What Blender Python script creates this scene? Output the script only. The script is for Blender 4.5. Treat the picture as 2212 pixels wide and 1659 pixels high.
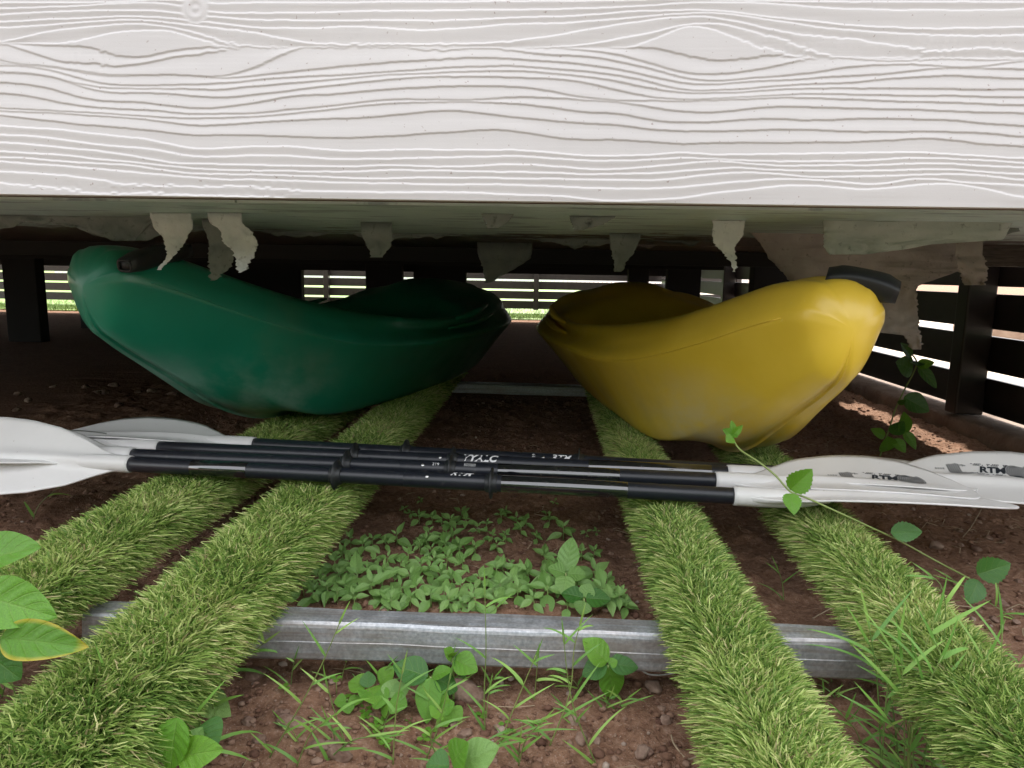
import bpy, math, random
import numpy as np
from mathutils import Vector, Matrix
random.seed(7); rng = np.random.default_rng(11)
for o in list(bpy.data.objects): bpy.data.objects.remove(o)
scn = bpy.context.scene; COL = scn.collection; R = math.radians

# ------------------------------------------------------------------ camera
CAMZ = 0.57; HH = 1.7
cd = bpy.data.cameras.new('camera'); cam = bpy.data.objects.new('camera', cd); COL.objects.link(cam)
cd.sensor_fit = 'HORIZONTAL'; cd.sensor_width = 36; cd.lens = 24.95; cd.clip_start = .02; cd.clip_end = 900
CR = Matrix.Rotation(R(2.24), 3, 'Z') @ Matrix.Rotation(R(90-8.86), 3, 'X') @ Matrix.Rotation(R(1.0), 3, 'Z')
cam.matrix_world = Matrix.Translation((0, 0, CAMZ)) @ CR.to_4x4()
scn.camera = cam
# ------------------------------------------------------------------ sky, sun, exposure
SUN_EL, SUN_X, SUN_Y = 52, .16, .987
w = bpy.data.worlds.new("World"); scn.world = w; w.use_nodes = True
nt = w.node_tree; bg = nt.nodes['Background']; sky = nt.nodes.new('ShaderNodeTexSky'); sky.sky_type = 'NISHITA'
sky.sun_disc = False; sky.sun_elevation = R(SUN_EL); sky.sun_rotation = math.atan2(SUN_X, SUN_Y); sky.air_density = 1.0; sky.dust_density = 3.0; sky.ozone_density = .6
cl = nt.nodes.new('ShaderNodeMix'); cl.data_type = 'RGBA'; cl.inputs[0].default_value = .62; cl.inputs[7].default_value = (10.2, 10.05, 9.95, 1)   # thin bright cloud over the whole sky
nt.links.new(sky.outputs[0], cl.inputs[6]); nt.links.new(cl.outputs[2], bg.inputs[0]); bg.inputs[1].default_value = .12
sl = bpy.data.lights.new('sun', 'SUN'); sl.energy = 3.2; sl.angle = R(.53); sl.color = (1, .95, .87)
so = bpy.data.objects.new('sun', sl); COL.objects.link(so)
ce = math.cos(R(SUN_EL)); sd = Vector((SUN_X*ce, SUN_Y*ce, math.sin(R(SUN_EL)))).normalized()
so.rotation_euler = sd.to_track_quat('Z', 'Y').to_euler(); so.location = (0, 0, 12)
scn.view_settings.view_transform = 'Standard'; scn.view_settings.look = 'None'
scn.view_settings.gamma = 1; scn.view_settings.use_curve_mapping = False
scn.view_settings.exposure = 1.64

# ------------------------------------------------------------------ helpers
F = 1533.0
def ray(px, py): return CR @ Vector(((px-1106)/F, (829.5-py)/F, -1))
def P(px, py, z=None, Y=None, X=None):
    d = ray(px, py)
    if z is not None: t = (z-CAMZ)/d.z
    elif Y is not None: t = Y/d.y
    else: t = X/d.x
    return Vector((0, 0, CAMZ)) + d*t
def tag(o, label=None, cat=None, group=None, kind=None):
    if label: o['label'] = label
    if cat: o['category'] = cat
    if group: o['group'] = group
    if kind: o['kind'] = kind
    return o
def empty(name, loc=(0, 0, 0), rz=0):
    o = bpy.data.objects.new(name, None); COL.objects.link(o); o.location = loc; o.rotation_euler = (0, 0, rz)
    o.empty_display_size = .05; return o
def mesh(name, v, f, mat=None, smooth=False):
    me = bpy.data.meshes.new(name)
    v = np.asarray(v, dtype=np.float32).reshape(-1, 3)
    if isinstance(f, np.ndarray):
        n, k = f.shape
        me.vertices.add(len(v)); me.vertices.foreach_set('co', v.ravel())
        me.loops.add(n*k); me.loops.foreach_set('vertex_index', f.astype(np.int32).ravel())
        me.polygons.add(n); me.polygons.foreach_set('loop_start', np.arange(0, n*k, k, dtype=np.int32))
        try: me.polygons.foreach_set('loop_total', np.full(n, k, dtype=np.int32))
        except Exception: pass
        me.update(calc_edges=True)
    else:
        me.from_pydata([tuple(map(float, p)) for p in v], [], f); me.update()
    if smooth: me.polygons.foreach_set('use_smooth', np.ones(len(me.polygons), dtype=bool))
    if mat: me.materials.append(mat)
    return me
def ob(name, me, parent=None, mw=None):
    o = bpy.data.objects.new(name, me); COL.objects.link(o)
    if parent: o.parent = parent
    if mw is not None:
        o.matrix_basis = (parent.matrix_basis.inverted() @ mw) if parent else mw
    return o
def child_world(name, me, parent):           # mesh given in world coordinates
    o = bpy.data.objects.new(name, me); COL.objects.link(o); o.parent = parent
    o.matrix_parent_inverse = parent.matrix_basis.inverted(); return o
BOXF = [(0, 3, 2, 1), (4, 5, 6, 7), (0, 1, 5, 4), (1, 2, 6, 5), (2, 3, 7, 6), (3, 0, 4, 7)]
def boxv(x0, x1, y0, y1, z0, z1):
    return [(x0, y0, z0), (x1, y0, z0), (x1, y1, z0), (x0, y1, z0), (x0, y0, z1), (x1, y0, z1), (x1, y1, z1), (x0, y1, z1)]
def box(name, x0, x1, y0, y1, z0, z1, mat): return mesh(name, boxv(x0, x1, y0, y1, z0, z1), BOXF, mat)
def bevel(o, wd=.003, seg=2):
    m = o.modifiers.new('b', 'BEVEL'); m.width = wd; m.segments = seg; m.limit_method = 'ANGLE'; return o
def h2(ix, iy, s):
    n = (ix.astype(np.int64)*374761393 + iy.astype(np.int64)*668265263 + s*974634777) & 0xffffffff
    n = ((n ^ (n >> 13))*1274126177) & 0xffffffff
    return ((n ^ (n >> 16)) & 0xffff)/65535.0
def vn(x, y, s=0):
    ix, iy = np.floor(x), np.floor(y); fx, fy = x-ix, y-iy; fx = fx*fx*(3-2*fx); fy = fy*fy*(3-2*fy)
    a, b, c, d = h2(ix, iy, s), h2(ix+1, iy, s), h2(ix, iy+1, s), h2(ix+1, iy+1, s)
    return (a*(1-fx)+b*fx)*(1-fy)+(c*(1-fx)+d*fx)*fy
def fbm(x, y, o=4, s=0):
    r = 0; a = .5
    for i in range(o): r = r+a*vn(x*2**i, y*2**i, s+i); a *= .5
    return r
def gridf(nx, ny):
    i = np.arange(nx*ny).reshape(ny, nx)
    return np.stack([i[:-1, :-1], i[:-1, 1:], i[1:, 1:], i[1:, :-1]], -1).reshape(-1, 4)
def tube(pts, rad, n=8, cap=True):
    pts = [Vector(p) for p in pts]; v = []; f = []
    up = Vector((0, 0, 1))
    for i, p in enumerate(pts):
        t = (pts[min(i+1, len(pts)-1)]-pts[max(i-1, 0)]).normalized()
        u = up if abs(t.z) < .9 else Vector((0, 1, 0))
        a = t.cross(u).normalized(); b = t.cross(a).normalized()
        r = rad[i] if hasattr(rad, '__len__') else rad
        for k in range(n):
            q = 2*math.pi*k/n; v.append(p+a*math.cos(q)*r+b*math.sin(q)*r)
    for i in range(len(pts)-1):
        for k in range(n): f.append((i*n+k, i*n+(k+1) % n, (i+1)*n+(k+1) % n, (i+1)*n+k))
    if cap: f.append(tuple(range(n))[::-1]); f.append(tuple(range((len(pts)-1)*n, len(pts)*n)))
    return v, f
def smoothpts(pts, k=6):
    pts = [Vector(p) for p in pts]; out = []
    for i in range(len(pts)-1):
        p0, p1, p2, p3 = pts[max(i-1, 0)], pts[i], pts[i+1], pts[min(i+2, len(pts)-1)]
        for j in range(k):
            t = j/k
            out.append(.5*((2*p1)+(p2-p0)*t+(2*p0-5*p1+4*p2-p3)*t*t+(3*p1-3*p2+p3-p0)*t**3))
    return out+[pts[-1]]
def interp(xs, ys, x):
    """monotone-ish cubic interpolation (numpy)"""
    xs, ys = np.asarray(xs, float), np.asarray(ys, float); m = np.gradient(ys, xs)
    i = np.clip(np.searchsorted(xs, x)-1, 0, len(xs)-2); h = xs[i+1]-xs[i]; t = (x-xs[i])/h
    return ((2*t**3-3*t**2+1)*ys[i]+(t**3-2*t**2+t)*h*m[i]+(-2*t**3+3*t**2)*ys[i+1]+(t**3-t**2)*h*m[i+1])

# ------------------------------------------------------------------ materials
class M:
    def __init__(s, name, rough=.5, col=(.5, .5, .5), metal=0, spec=.5, coat=0):
        s.m = bpy.data.materials.new(name); s.m.use_nodes = True; s.t = s.m.node_tree; s.b = s.t.nodes['Principled BSDF']
        s.out = s.t.nodes['Material Output']
        s.b.inputs['Roughness'].default_value = rough; s.b.inputs['Base Color'].default_value = (*col, 1)
        s.b.inputs['Metallic'].default_value = metal; s.b.inputs['Specular IOR Level'].default_value = spec
        s.b.inputs['Coat Weight'].default_value = coat; s._c = None
    def n(s, typ, **k):
        nd = s.t.nodes.new(typ)
        for a, b in k.items():
            if a in nd.inputs.keys() if hasattr(nd.inputs, 'keys') else False: nd.inputs[a].default_value = b
            else: setattr(nd, a, b)
        return nd
    def l(s, a, b): s.t.links.new(a, b)
    def coord(s, kind='Object', scale=(1, 1, 1)):
        tc = s.n('ShaderNodeTexCoord'); mp = s.n('ShaderNodeMapping'); mp.inputs['Scale'].default_value = scale
        s.l(tc.outputs[kind], mp.inputs[0]); return mp.outputs[0]
    def noise(s, scale, detail=4, co=None, rough=.6, dist=0):
        nd = s.n('ShaderNodeTexNoise'); nd.inputs['Scale'].default_value = scale; nd.inputs['Detail'].default_value = detail
        nd.inputs['Roughness'].default_value = rough; nd.inputs['Distortion'].default_value = dist
        if co: s.l(co, nd.inputs['Vector'])
        return nd.outputs[0]
    def ramp(s, fac, stops, const=False):
        r = s.n('ShaderNodeValToRGB'); e = r.color_ramp.elements
        if const: r.color_ramp.interpolation = 'CONSTANT'
        while len(e) < len(stops): e.new(.5)
        for i, (p, c) in enumerate(stops):
            e[i].position = p; e[i].color = (*c, 1) if hasattr(c, '__len__') else (c, c, c, 1)
        s.l(fac, r.inputs[0]); return r.outputs[0]
    def mix(s, fac, a, b, mode='MIX'):
        x = s.n('ShaderNodeMix'); x.data_type = 'RGBA'; x.blend_type = mode
        for i, q in ((0, fac), (6, a), (7, b)):
            if isinstance(q, (int, float)): x.inputs[i].default_value = q
            elif isinstance(q, tuple): x.inputs[i].default_value = (*q, 1)
            else: s.l(q, x.inputs[i])
        return x.outputs[2]
    def bump(s, h, strength=.4, dist=.002, prev=None):
        b = s.n('ShaderNodeBump'); b.inputs['Strength'].default_value = strength; b.inputs['Distance'].default_value = dist
        s.l(h, b.inputs['Height'])
        if prev: s.l(prev, b.inputs['Normal'])
        s.l(b.outputs[0], s.b.inputs['Normal']); return b.outputs[0]
    def col(s, o): s.l(o, s.b.inputs['Base Color'])
    def rough(s, o): s.l(o, s.b.inputs['Roughness'])
    def translucent(s, colr, fac=.3):
        t = s.n('ShaderNodeBsdfTranslucent'); mx = s.n('ShaderNodeMixShader'); mx.inputs[0].default_value = fac
        if isinstance(colr, tuple): t.inputs[0].default_value = (*colr, 1)
        else: s.l(colr, t.inputs[0])
        s.l(s.b.outputs[0], mx.inputs[1]); s.l(t.outputs[0], mx.inputs[2]); s.l(mx.outputs[0], s.out.inputs[0])

m = M('soil', .95, spec=.15); c = m.coord()
n1 = m.noise(9, 6, c); n2 = m.noise(90, 5, c); n3 = m.noise(420, 3, c)
a = m.ramp(n1, [(.3, (.18, .092, .052)), (.7, (.29, .162, .098))])
b_ = m.mix(.45, a, m.ramp(n2, [(.35, (.10, .05, .036)), (.55, (.29, .175, .12)), (.75, (.50, .36, .28))]))
b_ = m.mix(m.ramp(n3, [(.60, 0.), (.68, .7)]), b_, (.42, .33, .27)); m.col(b_)
q = m.bump(n2, .9, .006); m.bump(n3, .8, .003, q); SOIL = m.m
m = M('soil_crumb', .95, spec=.15); oi = m.n('ShaderNodeNewGeometry'); c = m.coord()
a = m.ramp(oi.outputs['Random Per Island'], [(0, (.12, .06, .042)), (.55, (.24, .135, .085)), (.85, (.35, .22, .155)), (.97, (.38, .27, .2)), (1, (.6, .52, .45))])
m.col(m.mix(.4, a, m.ramp(m.noise(160, 4, c), [(.3, (.07, .035, .025)), (.7, (.2, .12, .09))])))
m.bump(m.noise(200, 4, c), .8, .003); CRUMB = m.m
m = M('stone', .9, spec=.2); c = m.coord(); oi = m.n('ShaderNodeObjectInfo')
a = m.ramp(oi.outputs['Random'], [(0, (.15, .08, .055)), (.5, (.24, .15, .11)), (1, (.40, .29, .22))])
m.col(m.mix(.5, a, m.ramp(m.noise(60, 5, c), [(.35, (.08, .04, .03)), (.65, (.36, .27, .21))])))
m.bump(m.noise(110, 5, c), .8, .004); STONE = m.m

m = M('white_painted_board', .62, spec=.35); c = m.coord(); g = m.coord('Object', (6, 1, 40))
a = m.ramp(m.noise(3, 4, c), [(.3, (.52, .502, .50)), (.7, (.565, .547, .543))])
sp = m.ramp(m.noise(150, 2, c), [(.70, 0.), (.73, .75)]); a = m.mix(sp, a, (.3, .24, .22))
st = m.ramp(m.noise(14, 3, c), [(.70, 0.), (.8, .35)]); a = m.mix(st, a, (.6, .5, .42)); m.col(a)
q = m.bump(m.noise(40, 4, g), .12, .0015); m.bump(m.noise(500, 3, c), .10, .0008, q); BOARD = m.m
m = M('house_wall_paint', .6, (.72, .70, .70)); m.bump(m.noise(60, 3, m.coord()), .1, .001); HWALL = m.m

m = M('underfloor_sheet', .42, spec=.5); c = m.coord(); gr = m.coord('Object', (3, 30, 30))
wood = m.ramp(m.noise(5, 6, gr, dist=.6), [(.3, (.05, .042, .036)), (.7, (.15, .12, .10))])
film = m.ramp(m.noise(8, 5, c), [(.3, (.46, .60, .57)), (.7, (.58, .71, .67))])
film = m.mix(m.ramp(m.noise(3.2, 6, m.coord('Object', (2, 9, 1))), [(.56, 0.), (.6, .7)]), film, (.22, .28, .31))
sx = m.n('ShaderNodeSeparateXYZ'); m.l(m.coord(), sx.inputs[0])
mr = m.n('ShaderNodeMapRange'); mr.inputs[1].default_value = 1.5; mr.inputs[2].default_value = 3.0; m.l(sx.outputs[1], mr.inputs[0])
ad = m.n('ShaderNodeMath', operation='ADD'); m.l(mr.outputs[0], ad.inputs[0]); m.l(m.noise(4, 7, m.coord('Object', (1.2, 3, 1)), .7), ad.inputs[1])
mask = m.ramp(ad.outputs[0], [(.70, 0.), (.73, 1.)])
m.col(m.mix(mask, film, wood)); m.rough(m.ramp(m.noise(12, 4, gr), [(.3, .25), (.7, .6)]))
q = m.bump(m.noise(9, 6, gr), .5, .006); m.bump(mask, .5, .002, q); UNDER = m.m

def film_mat(name, c1, c2, tr=.25):
    m = M(name, .55, spec=.4); c = m.coord()
    a = m.ramp(m.noise(18, 5, c), [(.3, c1), (.7, c2)])
    a = m.mix(m.ramp(m.noise(75, 5, c), [(.6, 0.), (.72, .7)]), a, tuple(x*.35 for x in c1)); m.col(a)
    q = m.bump(m.noise(30, 5, c), .6, .006); m.bump(m.noise(140, 4, c), .3, .002, q); m.translucent(a, tr); return m.m
FILM_W = film_mat('pale_film', (.60, .64, .64), (.76, .79, .78))
FILM_G = film_mat('green_grey_film', (.40, .45, .41), (.52, .57, .52))
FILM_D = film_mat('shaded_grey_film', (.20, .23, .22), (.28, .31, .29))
FILM_B = film_mat('dusty_film', (.30, .26, .235), (.40, .355, .32), .2)

def plastic(name, c1, c2, scuff_sheen):
    m = M(name, .36, spec=.5, coat=.35); m.b.inputs['Coat Roughness'].default_value = .22; c = m.coord()
    a = m.ramp(m.noise(4, 4, c), [(.3, c1), (.7, c2)])
    s1 = m.noise(7, 8, m.coord('Object', (30, 3, 9)), .75)
    a = m.mix(m.ramp(s1, [(.655, 0.), (.70, .55)]), a, scuff_sheen)
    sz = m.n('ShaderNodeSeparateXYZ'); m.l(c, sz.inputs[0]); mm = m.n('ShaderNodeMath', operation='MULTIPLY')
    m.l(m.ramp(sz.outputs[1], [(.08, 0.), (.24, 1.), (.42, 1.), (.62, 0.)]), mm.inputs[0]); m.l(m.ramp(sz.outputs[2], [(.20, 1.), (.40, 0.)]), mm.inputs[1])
    m2 = m.n('ShaderNodeMath', operation='MULTIPLY'); m.l(mm.outputs[0], m2.inputs[0]); m.l(m.ramp(m.noise(5, 6, m.coord('Object', (3, 1, 2)), .6), [(.40, 0.), (.62, .7)]), m2.inputs[1]); a = m.mix(m2.outputs[0], a, tuple(min(1, .45*q+.26) for q in scuff_sheen))  # pale sheen on the lower bow, painted into the hull colour
    mp = m.n('ShaderNodeTexCoord'); md = m.n('ShaderNodeMapping'); md.inputs['Rotation'].default_value = (.4, .9, .6); md.inputs['Scale'].default_value = (90, 2, 4)
    m.l(mp.outputs['Object'], md.inputs[0]); s2 = m.noise(2.2, 5, md.outputs[0], .8)
    a = m.mix(m.ramp(s2, [(.69, 0.), (.72, .5)]), a, scuff_sheen)
    a = m.mix(m.ramp(m.noise(3.2, 5, c), [(.55, 0.), (.75, .22)]), a, (.22, .18, .12)); m.col(a)
    m.rough(m.ramp(m.noise(10, 5, c), [(.3, .30), (.7, .46)]))
    q = m.bump(m.noise(260, 3, c), .12, .0008); m.bump(m.noise(5, 3, c), .25, .006, q); return m.m
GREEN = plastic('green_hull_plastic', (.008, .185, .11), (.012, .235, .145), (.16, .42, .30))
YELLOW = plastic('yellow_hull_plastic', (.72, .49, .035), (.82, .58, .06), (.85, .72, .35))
RUBBER = M('black_rubber', .45, (.012, .014, .016)).m
DKSTRAP = M('black_webbing', .8, (.02, .02, .022)).m

m = M('satin_black_shaft', .34, spec=.5); c = m.coord(); a = m.ramp(m.noise(70, 6, c), [(.6, (.010, .012, .018)), (.68, (.03, .03, .034))]); m.col(a)
m.bump(m.noise(300, 3, c), .1, .0005); SHAFT = m.m
m = M('gloss_black_sleeve', .10, (.006, .007, .009), spec=1.0, coat=1.0); c = m.coord(); a = m.ramp(m.noise(130, 5, c), [(.66, (.006, .007, .009)), (.72, (.09, .07, .055))]); m.col(a)
m.rough(m.ramp(m.noise(90, 5, c), [(.5, .08), (.75, .4)])); GLOSS = m.m
m = M('white_blade_plastic', .38, spec=.5); c = m.coord()
a = m.ramp(m.noise(6, 4, c), [(.3, (.62, .61, .60)), (.7, (.70, .69, .68))])
a = m.mix(m.ramp(m.noise(120, 5, c), [(.68, 0.), (.75, .6)]), a, (.22, .17, .13)); m.col(a)
m.bump(m.noise(400, 3, c), .06, .0005); BLADE = m.m
INK = M('dark_print', .5, (.015, .02, .028)).m
WINK = M('white_print', .5, (.7, .7, .7)).m
STEELB = M('steel_button', .25, (.6, .6, .6), 1).m
m = M('galvanised_steel', .42, metal=.75, spec=.5); c = m.coord(); st = m.coord('Object', (2, 50, 50))
vz = m.n('ShaderNodeTexVoronoi'); vz.inputs['Scale'].default_value = 160; m.l(c, vz.inputs['Vector'])
a = m.ramp(vz.outputs['Distance'], [(0, (.36, .39, .42)), (1, (.56, .59, .62))])
a = m.mix(.6, a, m.ramp(m.noise(220, 3, c), [(.35, (.28, .31, .34)), (.7, (.62, .64, .66))]))
a = m.mix(m.ramp(m.noise(2.5, 6, st), [(.42, 0.), (.62, .55)]), a, (.30, .25, .21))
a = m.mix(m.ramp(m.noise(5, 5, c), [(.55, 0.), (.75, .45)]), a, (.33, .24, .18)); m.col(a)
m.rough(m.ramp(m.noise(30, 5, c), [(.3, .38), (.7, .7)])); m.bump(m.noise(4, 5, st), .2, .001); STEEL = m.m
m = M('timber_batten', .85, (.13, .085, .055)); m.bump(m.noise(30, 5, m.coord('Object', (8, 1, 8))), .4, .002); BATTEN = m.m

m = M('artificial_turf', .45, spec=.35); at = m.n('ShaderNodeAttribute', attribute_name='tint'); sp = m.n('ShaderNodeSeparateColor'); m.l(at.outputs['Color'], sp.inputs[0])
a = m.ramp(sp.outputs[0], [(0, (.11, .21, .04)), (.35, (.26, .40, .085)), (.65, (.42, .54, .15)), (.86, (.64, .70, .28)), (.93, (.68, .62, .32)), (1, (.42, .32, .18))])
m.col(a); m.translucent(a, .28); TURF = m.m
TURFB = M('turf_backing', .9, (.028, .045, .014)).m
m = M('lawn_grass', .7); c = m.coord(); m.col(m.ramp(m.noise(3, 6, c), [(.3, (.10, .19, .02)), (.7, (.2, .30, .05))])); LAWN = m.m

def leaf_mat(name, c1, c2, edge=None, veincol=.35, tr=.35):
    m = M(name, .30, spec=.55); tc = m.n('ShaderNodeTexCoord'); sp = m.n('ShaderNodeSeparateXYZ'); m.l(tc.outputs['UV'], sp.inputs[0])
    oi = m.n('ShaderNodeObjectInfo'); a = m.mix(oi.outputs['Random'], c1, c2)
    ab = m.n('ShaderNodeMath', operation='SUBTRACT'); m.l(sp.outputs[0], ab.inputs[0]); ab.inputs[1].default_value = .5
    ab2 = m.n('ShaderNodeMath', operation='ABSOLUTE'); m.l(ab.outputs[0], ab2.inputs[0])
    q = m.n('ShaderNodeMath', operation='MULTIPLY_ADD'); m.l(ab2.outputs[0], q.inputs[0]); q.inputs[1].default_value = -.62; m.l(sp.outputs[1], q.inputs[2])
    q2 = m.n('ShaderNodeMath', operation='MULTIPLY'); m.l(q.outputs[0], q2.inputs[0]); q2.inputs[1].default_value = 34
    sn = m.n('ShaderNodeMath', operation='SINE'); m.l(q2.outputs[0], sn.inputs[0])
    v = m.ramp(sn.outputs[0], [(.93, 0.), (1.0, 1.)]); mid = m.ramp(ab2.outputs[0], [(.0, 1.), (.035, 0.)])
    mx = m.n('ShaderNodeMath', operation='MAXIMUM'); m.l(v, mx.inputs[0]); m.l(mid, mx.inputs[1])
    vf = m.n('ShaderNodeMath', operation='MULTIPLY'); m.l(mx.outputs[0], vf.inputs[0]); vf.inputs[1].default_value = veincol
    a = m.mix(m.ramp(m.noise(60, 4, m.coord()), [(.3, 0.), (.65, .8)]), a, tuple(x*.6 for x in c1))
    a = m.mix(vf.outputs[0], a, (.24, .36, .10))
    if edge:
        e = m.n('ShaderNodeMath', operation='MAXIMUM'); r1 = m.ramp(ab2.outputs[0], [(.38, 0.), (.49, 1.)]); r2 = m.ramp(sp.outputs[1], [(.86, 0.), (.97, 1.)])
        m.l(r1, e.inputs[0]); m.l(r2, e.inputs[1]); a = m.mix(e.outputs[0], a, edge)
    m.col(a); inv = m.n('ShaderNodeMath', operation='SUBTRACT'); inv.inputs[0].default_value = 1; m.l(mx.outputs[0], inv.inputs[1])
    m.bump(m.noise(130, 4, m.coord()), .4, .0015, m.bump(inv.outputs[0], .5, .001)); m.translucent(m.mix(.5, a, (.25, .42, .03)), tr); return m.m
LEAF = leaf_mat('seedling_leaf', (.20, .40, .09), (.38, .62, .19), veincol=.2, tr=.25)
LEAF_B = leaf_mat('bright_leaf', (.14, .38, .03), (.24, .52, .05))
LEAF_D = leaf_mat('dark_leaf', (.04, .16, .02), (.07, .22, .03), veincol=.25, tr=.2)
LEAF_Y = leaf_mat('yellow_edged_leaf', (.13, .34, .03), (.15, .38, .03), edge=(.55, .45, .05), veincol=.25)
m = M('grass_blade', .42, spec=.4); oi = m.n('ShaderNodeObjectInfo'); a = m.ramp(oi.outputs['Random'], [(0, (.13, .30, .06)), (.6, (.22, .44, .08)), (1, (.36, .56, .13))]); m.col(a); m.translucent(a, .35); GRASS = m.m
m = M('grass_stalk', .5); m.col(m.ramp(m.n('ShaderNodeObjectInfo').outputs['Random'], [(0, (.12, .22, .05)), (1, (.24, .30, .09))])); STALK = m.m
DRY = M('dry_straw', .8, (.34, .26, .17)).m
m = M('brown_fence_metal', .38, spec=.5); c = m.coord(); m.col(m.ramp(m.noise(20, 5, c), [(.3, (.013, .009, .009)), (.7, (.024, .017, .016))])); m.bump(m.noise(200, 3, c), .08, .0006); FENCE = m.m
m = M('pier_paint', .8, (.02, .018, .018)); m.bump(m.noise(30, 4, m.coord()), .3, .003); PIER = m.m
m = M('concrete_kerb', .9); c = m.coord(); a = m.ramp(m.noise(7, 6, c), [(.3, (.13, .085, .06)), (.7, (.27, .20, .155))]); m.col(a)
m.bump(m.noise(70, 6, c), .9, .008); KERB = m.m
m = M('pale_paving', .9); c = m.coord(); m.col(m.ramp(m.noise(5, 6, c), [(.3, (.42, .34, .27)), (.7, (.55, .46, .37))])); m.bump(m.noise(90, 5, c), .4, .002); PAVE = m.m
WHITEP = M('white_picket_paint', .6, (.78, .77, .75)).m
m = M('garden_stone', .9); m.col(m.ramp(m.noise(6, 6, m.coord()), [(.3, (.25, .17, .13)), (.7, (.5, .4, .33))])); GST = m.m
STRING = M('white_string', .8, (.75, .74, .72)).m

# ------------------------------------------------------------------ ground
def axis_pts(lo, hi, step, ends):
    a = list(np.arange(lo, hi+1e-6, step)); x = hi; s = step*2
    while x < ends[1]: x += s; s *= 1.5; a.append(x)
    x = lo; s = step*2
    while x > ends[0]: x -= s; s *= 1.5; a.insert(0, x)
    return np.array(a)
gx = axis_pts(-1.9, 1.9, .0085, (-400, 400)); gy = axis_pts(.25, 4.2, .0085, (-30, 420))
XX, YY = np.meshgrid(gx, gy)
fade = np.clip((5-YY)/1.5, 0, 1)*np.clip((3-np.abs(XX))/1, 0, 1)
ZZ = (fbm(XX*2.2, YY*2.2, 3, 5)-.45)*.035 + np.maximum(fbm(XX*22, YY*22, 4, 9)-.42, 0)*.045*(.35+fbm(XX*3, YY*3, 2, 31)*1.2) + (fbm(XX*70, YY*70, 2, 19)-.4)*.009
ZZ = ZZ*fade - .006*(1-fade)
# soil banked up against the kerb on the right
ZZ += np.clip((XX-1.12)/.4, 0, 1)**2*.035*fade
def gz(x, y):
    i = int(np.clip(np.searchsorted(gx, x), 0, len(gx)-1)); j = int(np.clip(np.searchsorted(gy, y), 0, len(gy)-1)); return float(ZZ[j, i])
g = ob('ground', mesh('ground', np.stack([XX, YY, ZZ], -1), gridf(len(gx), len(gy)), SOIL, True)); tag(g, kind='structure')
# soil crumbs (nobody could count them)
def ico():
    t = (1+5**.5)/2; v = np.array([(-1, t, 0), (1, t, 0), (-1, -t, 0), (1, -t, 0), (0, -1, t), (0, 1, t), (0, -1, -t), (0, 1, -t), (t, 0, -1), (t, 0, 1), (-t, 0, -1), (-t, 0, 1)], float)
    f = np.array([(0, 11, 5), (0, 5, 1), (0, 1, 7), (0, 7, 10), (0, 10, 11), (1, 5, 9), (5, 11, 4), (11, 10, 2), (10, 7, 6), (7, 1, 8), (3, 9, 4), (3, 4, 2), (3, 2, 6), (3, 6, 8), (3, 8, 9), (4, 9, 5), (2, 4, 11), (6, 2, 10), (8, 6, 7), (9, 8, 1)])
    return v/np.linalg.norm(v[0]), f
IV, IF = ico()
N = 26000
yy = .35+rng.random(N)**1.7*3.6; xx = (rng.random(N)-.5)*2*np.minimum(.3+yy*.75, 1.5)
keep = fbm(xx*5, yy*5, 3, 44) > .36; xx, yy = xx[keep], yy[keep]; N = len(xx)
s = .0012+.0055*rng.random(N)**4.5+.0013*rng.random(N)
zz = np.array([gz(a, b) for a, b in zip(xx, yy)])
V = (IV[None]*(1+.35*(rng.random((N, 12, 1))-.5))*s[:, None, None]*np.stack([.8+.6*rng.random(N), .8+.6*rng.random(N), .5+.4*rng.random(N)], -1)[:, None]) + np.stack([xx, yy, zz+s*.3], -1)[:, None]
o = ob('soil_crumbs', mesh('soil_crumbs', V, (IF[None]+12*np.arange(N)[:, None, None]).reshape(-1, 3), CRUMB)); tag(o, kind='stuff', label='loose crumbs of red brown soil scattered over the ground', cat='soil')
# straw litter
sv, sf = [], []
for i in range(420):
    y = .4+random.random()**1.3*3; x = random.uniform(-1, 1)*min(.3+y*.7, 1.45)
    if i % 3 == 0: x, y = random.uniform(.62, 1.45), random.uniform(1.0, 2.9)
    L = random.uniform(.01, .05); an = random.uniform(0, 6.28); z = gz(x, y)+.004
    p = [Vector((x, y, z)), Vector((x+math.cos(an)*L*.5, y+math.sin(an)*L*.5, z+random.uniform(.002, .008))), Vector((x+math.cos(an+.4)*L, y+math.sin(an+.4)*L, z))]
    v, f = tube(p, random.uniform(.0005, .0011), 3, False); b0 = len(sv); sv += v; sf += [tuple(k+b0 for k in q) for q in f]
o = ob('straw_litter', mesh('straw_litter', sv, sf, DRY)); tag(o, kind='stuff', label='dry straw bits scattered on the soil', cat='straw')
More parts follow.
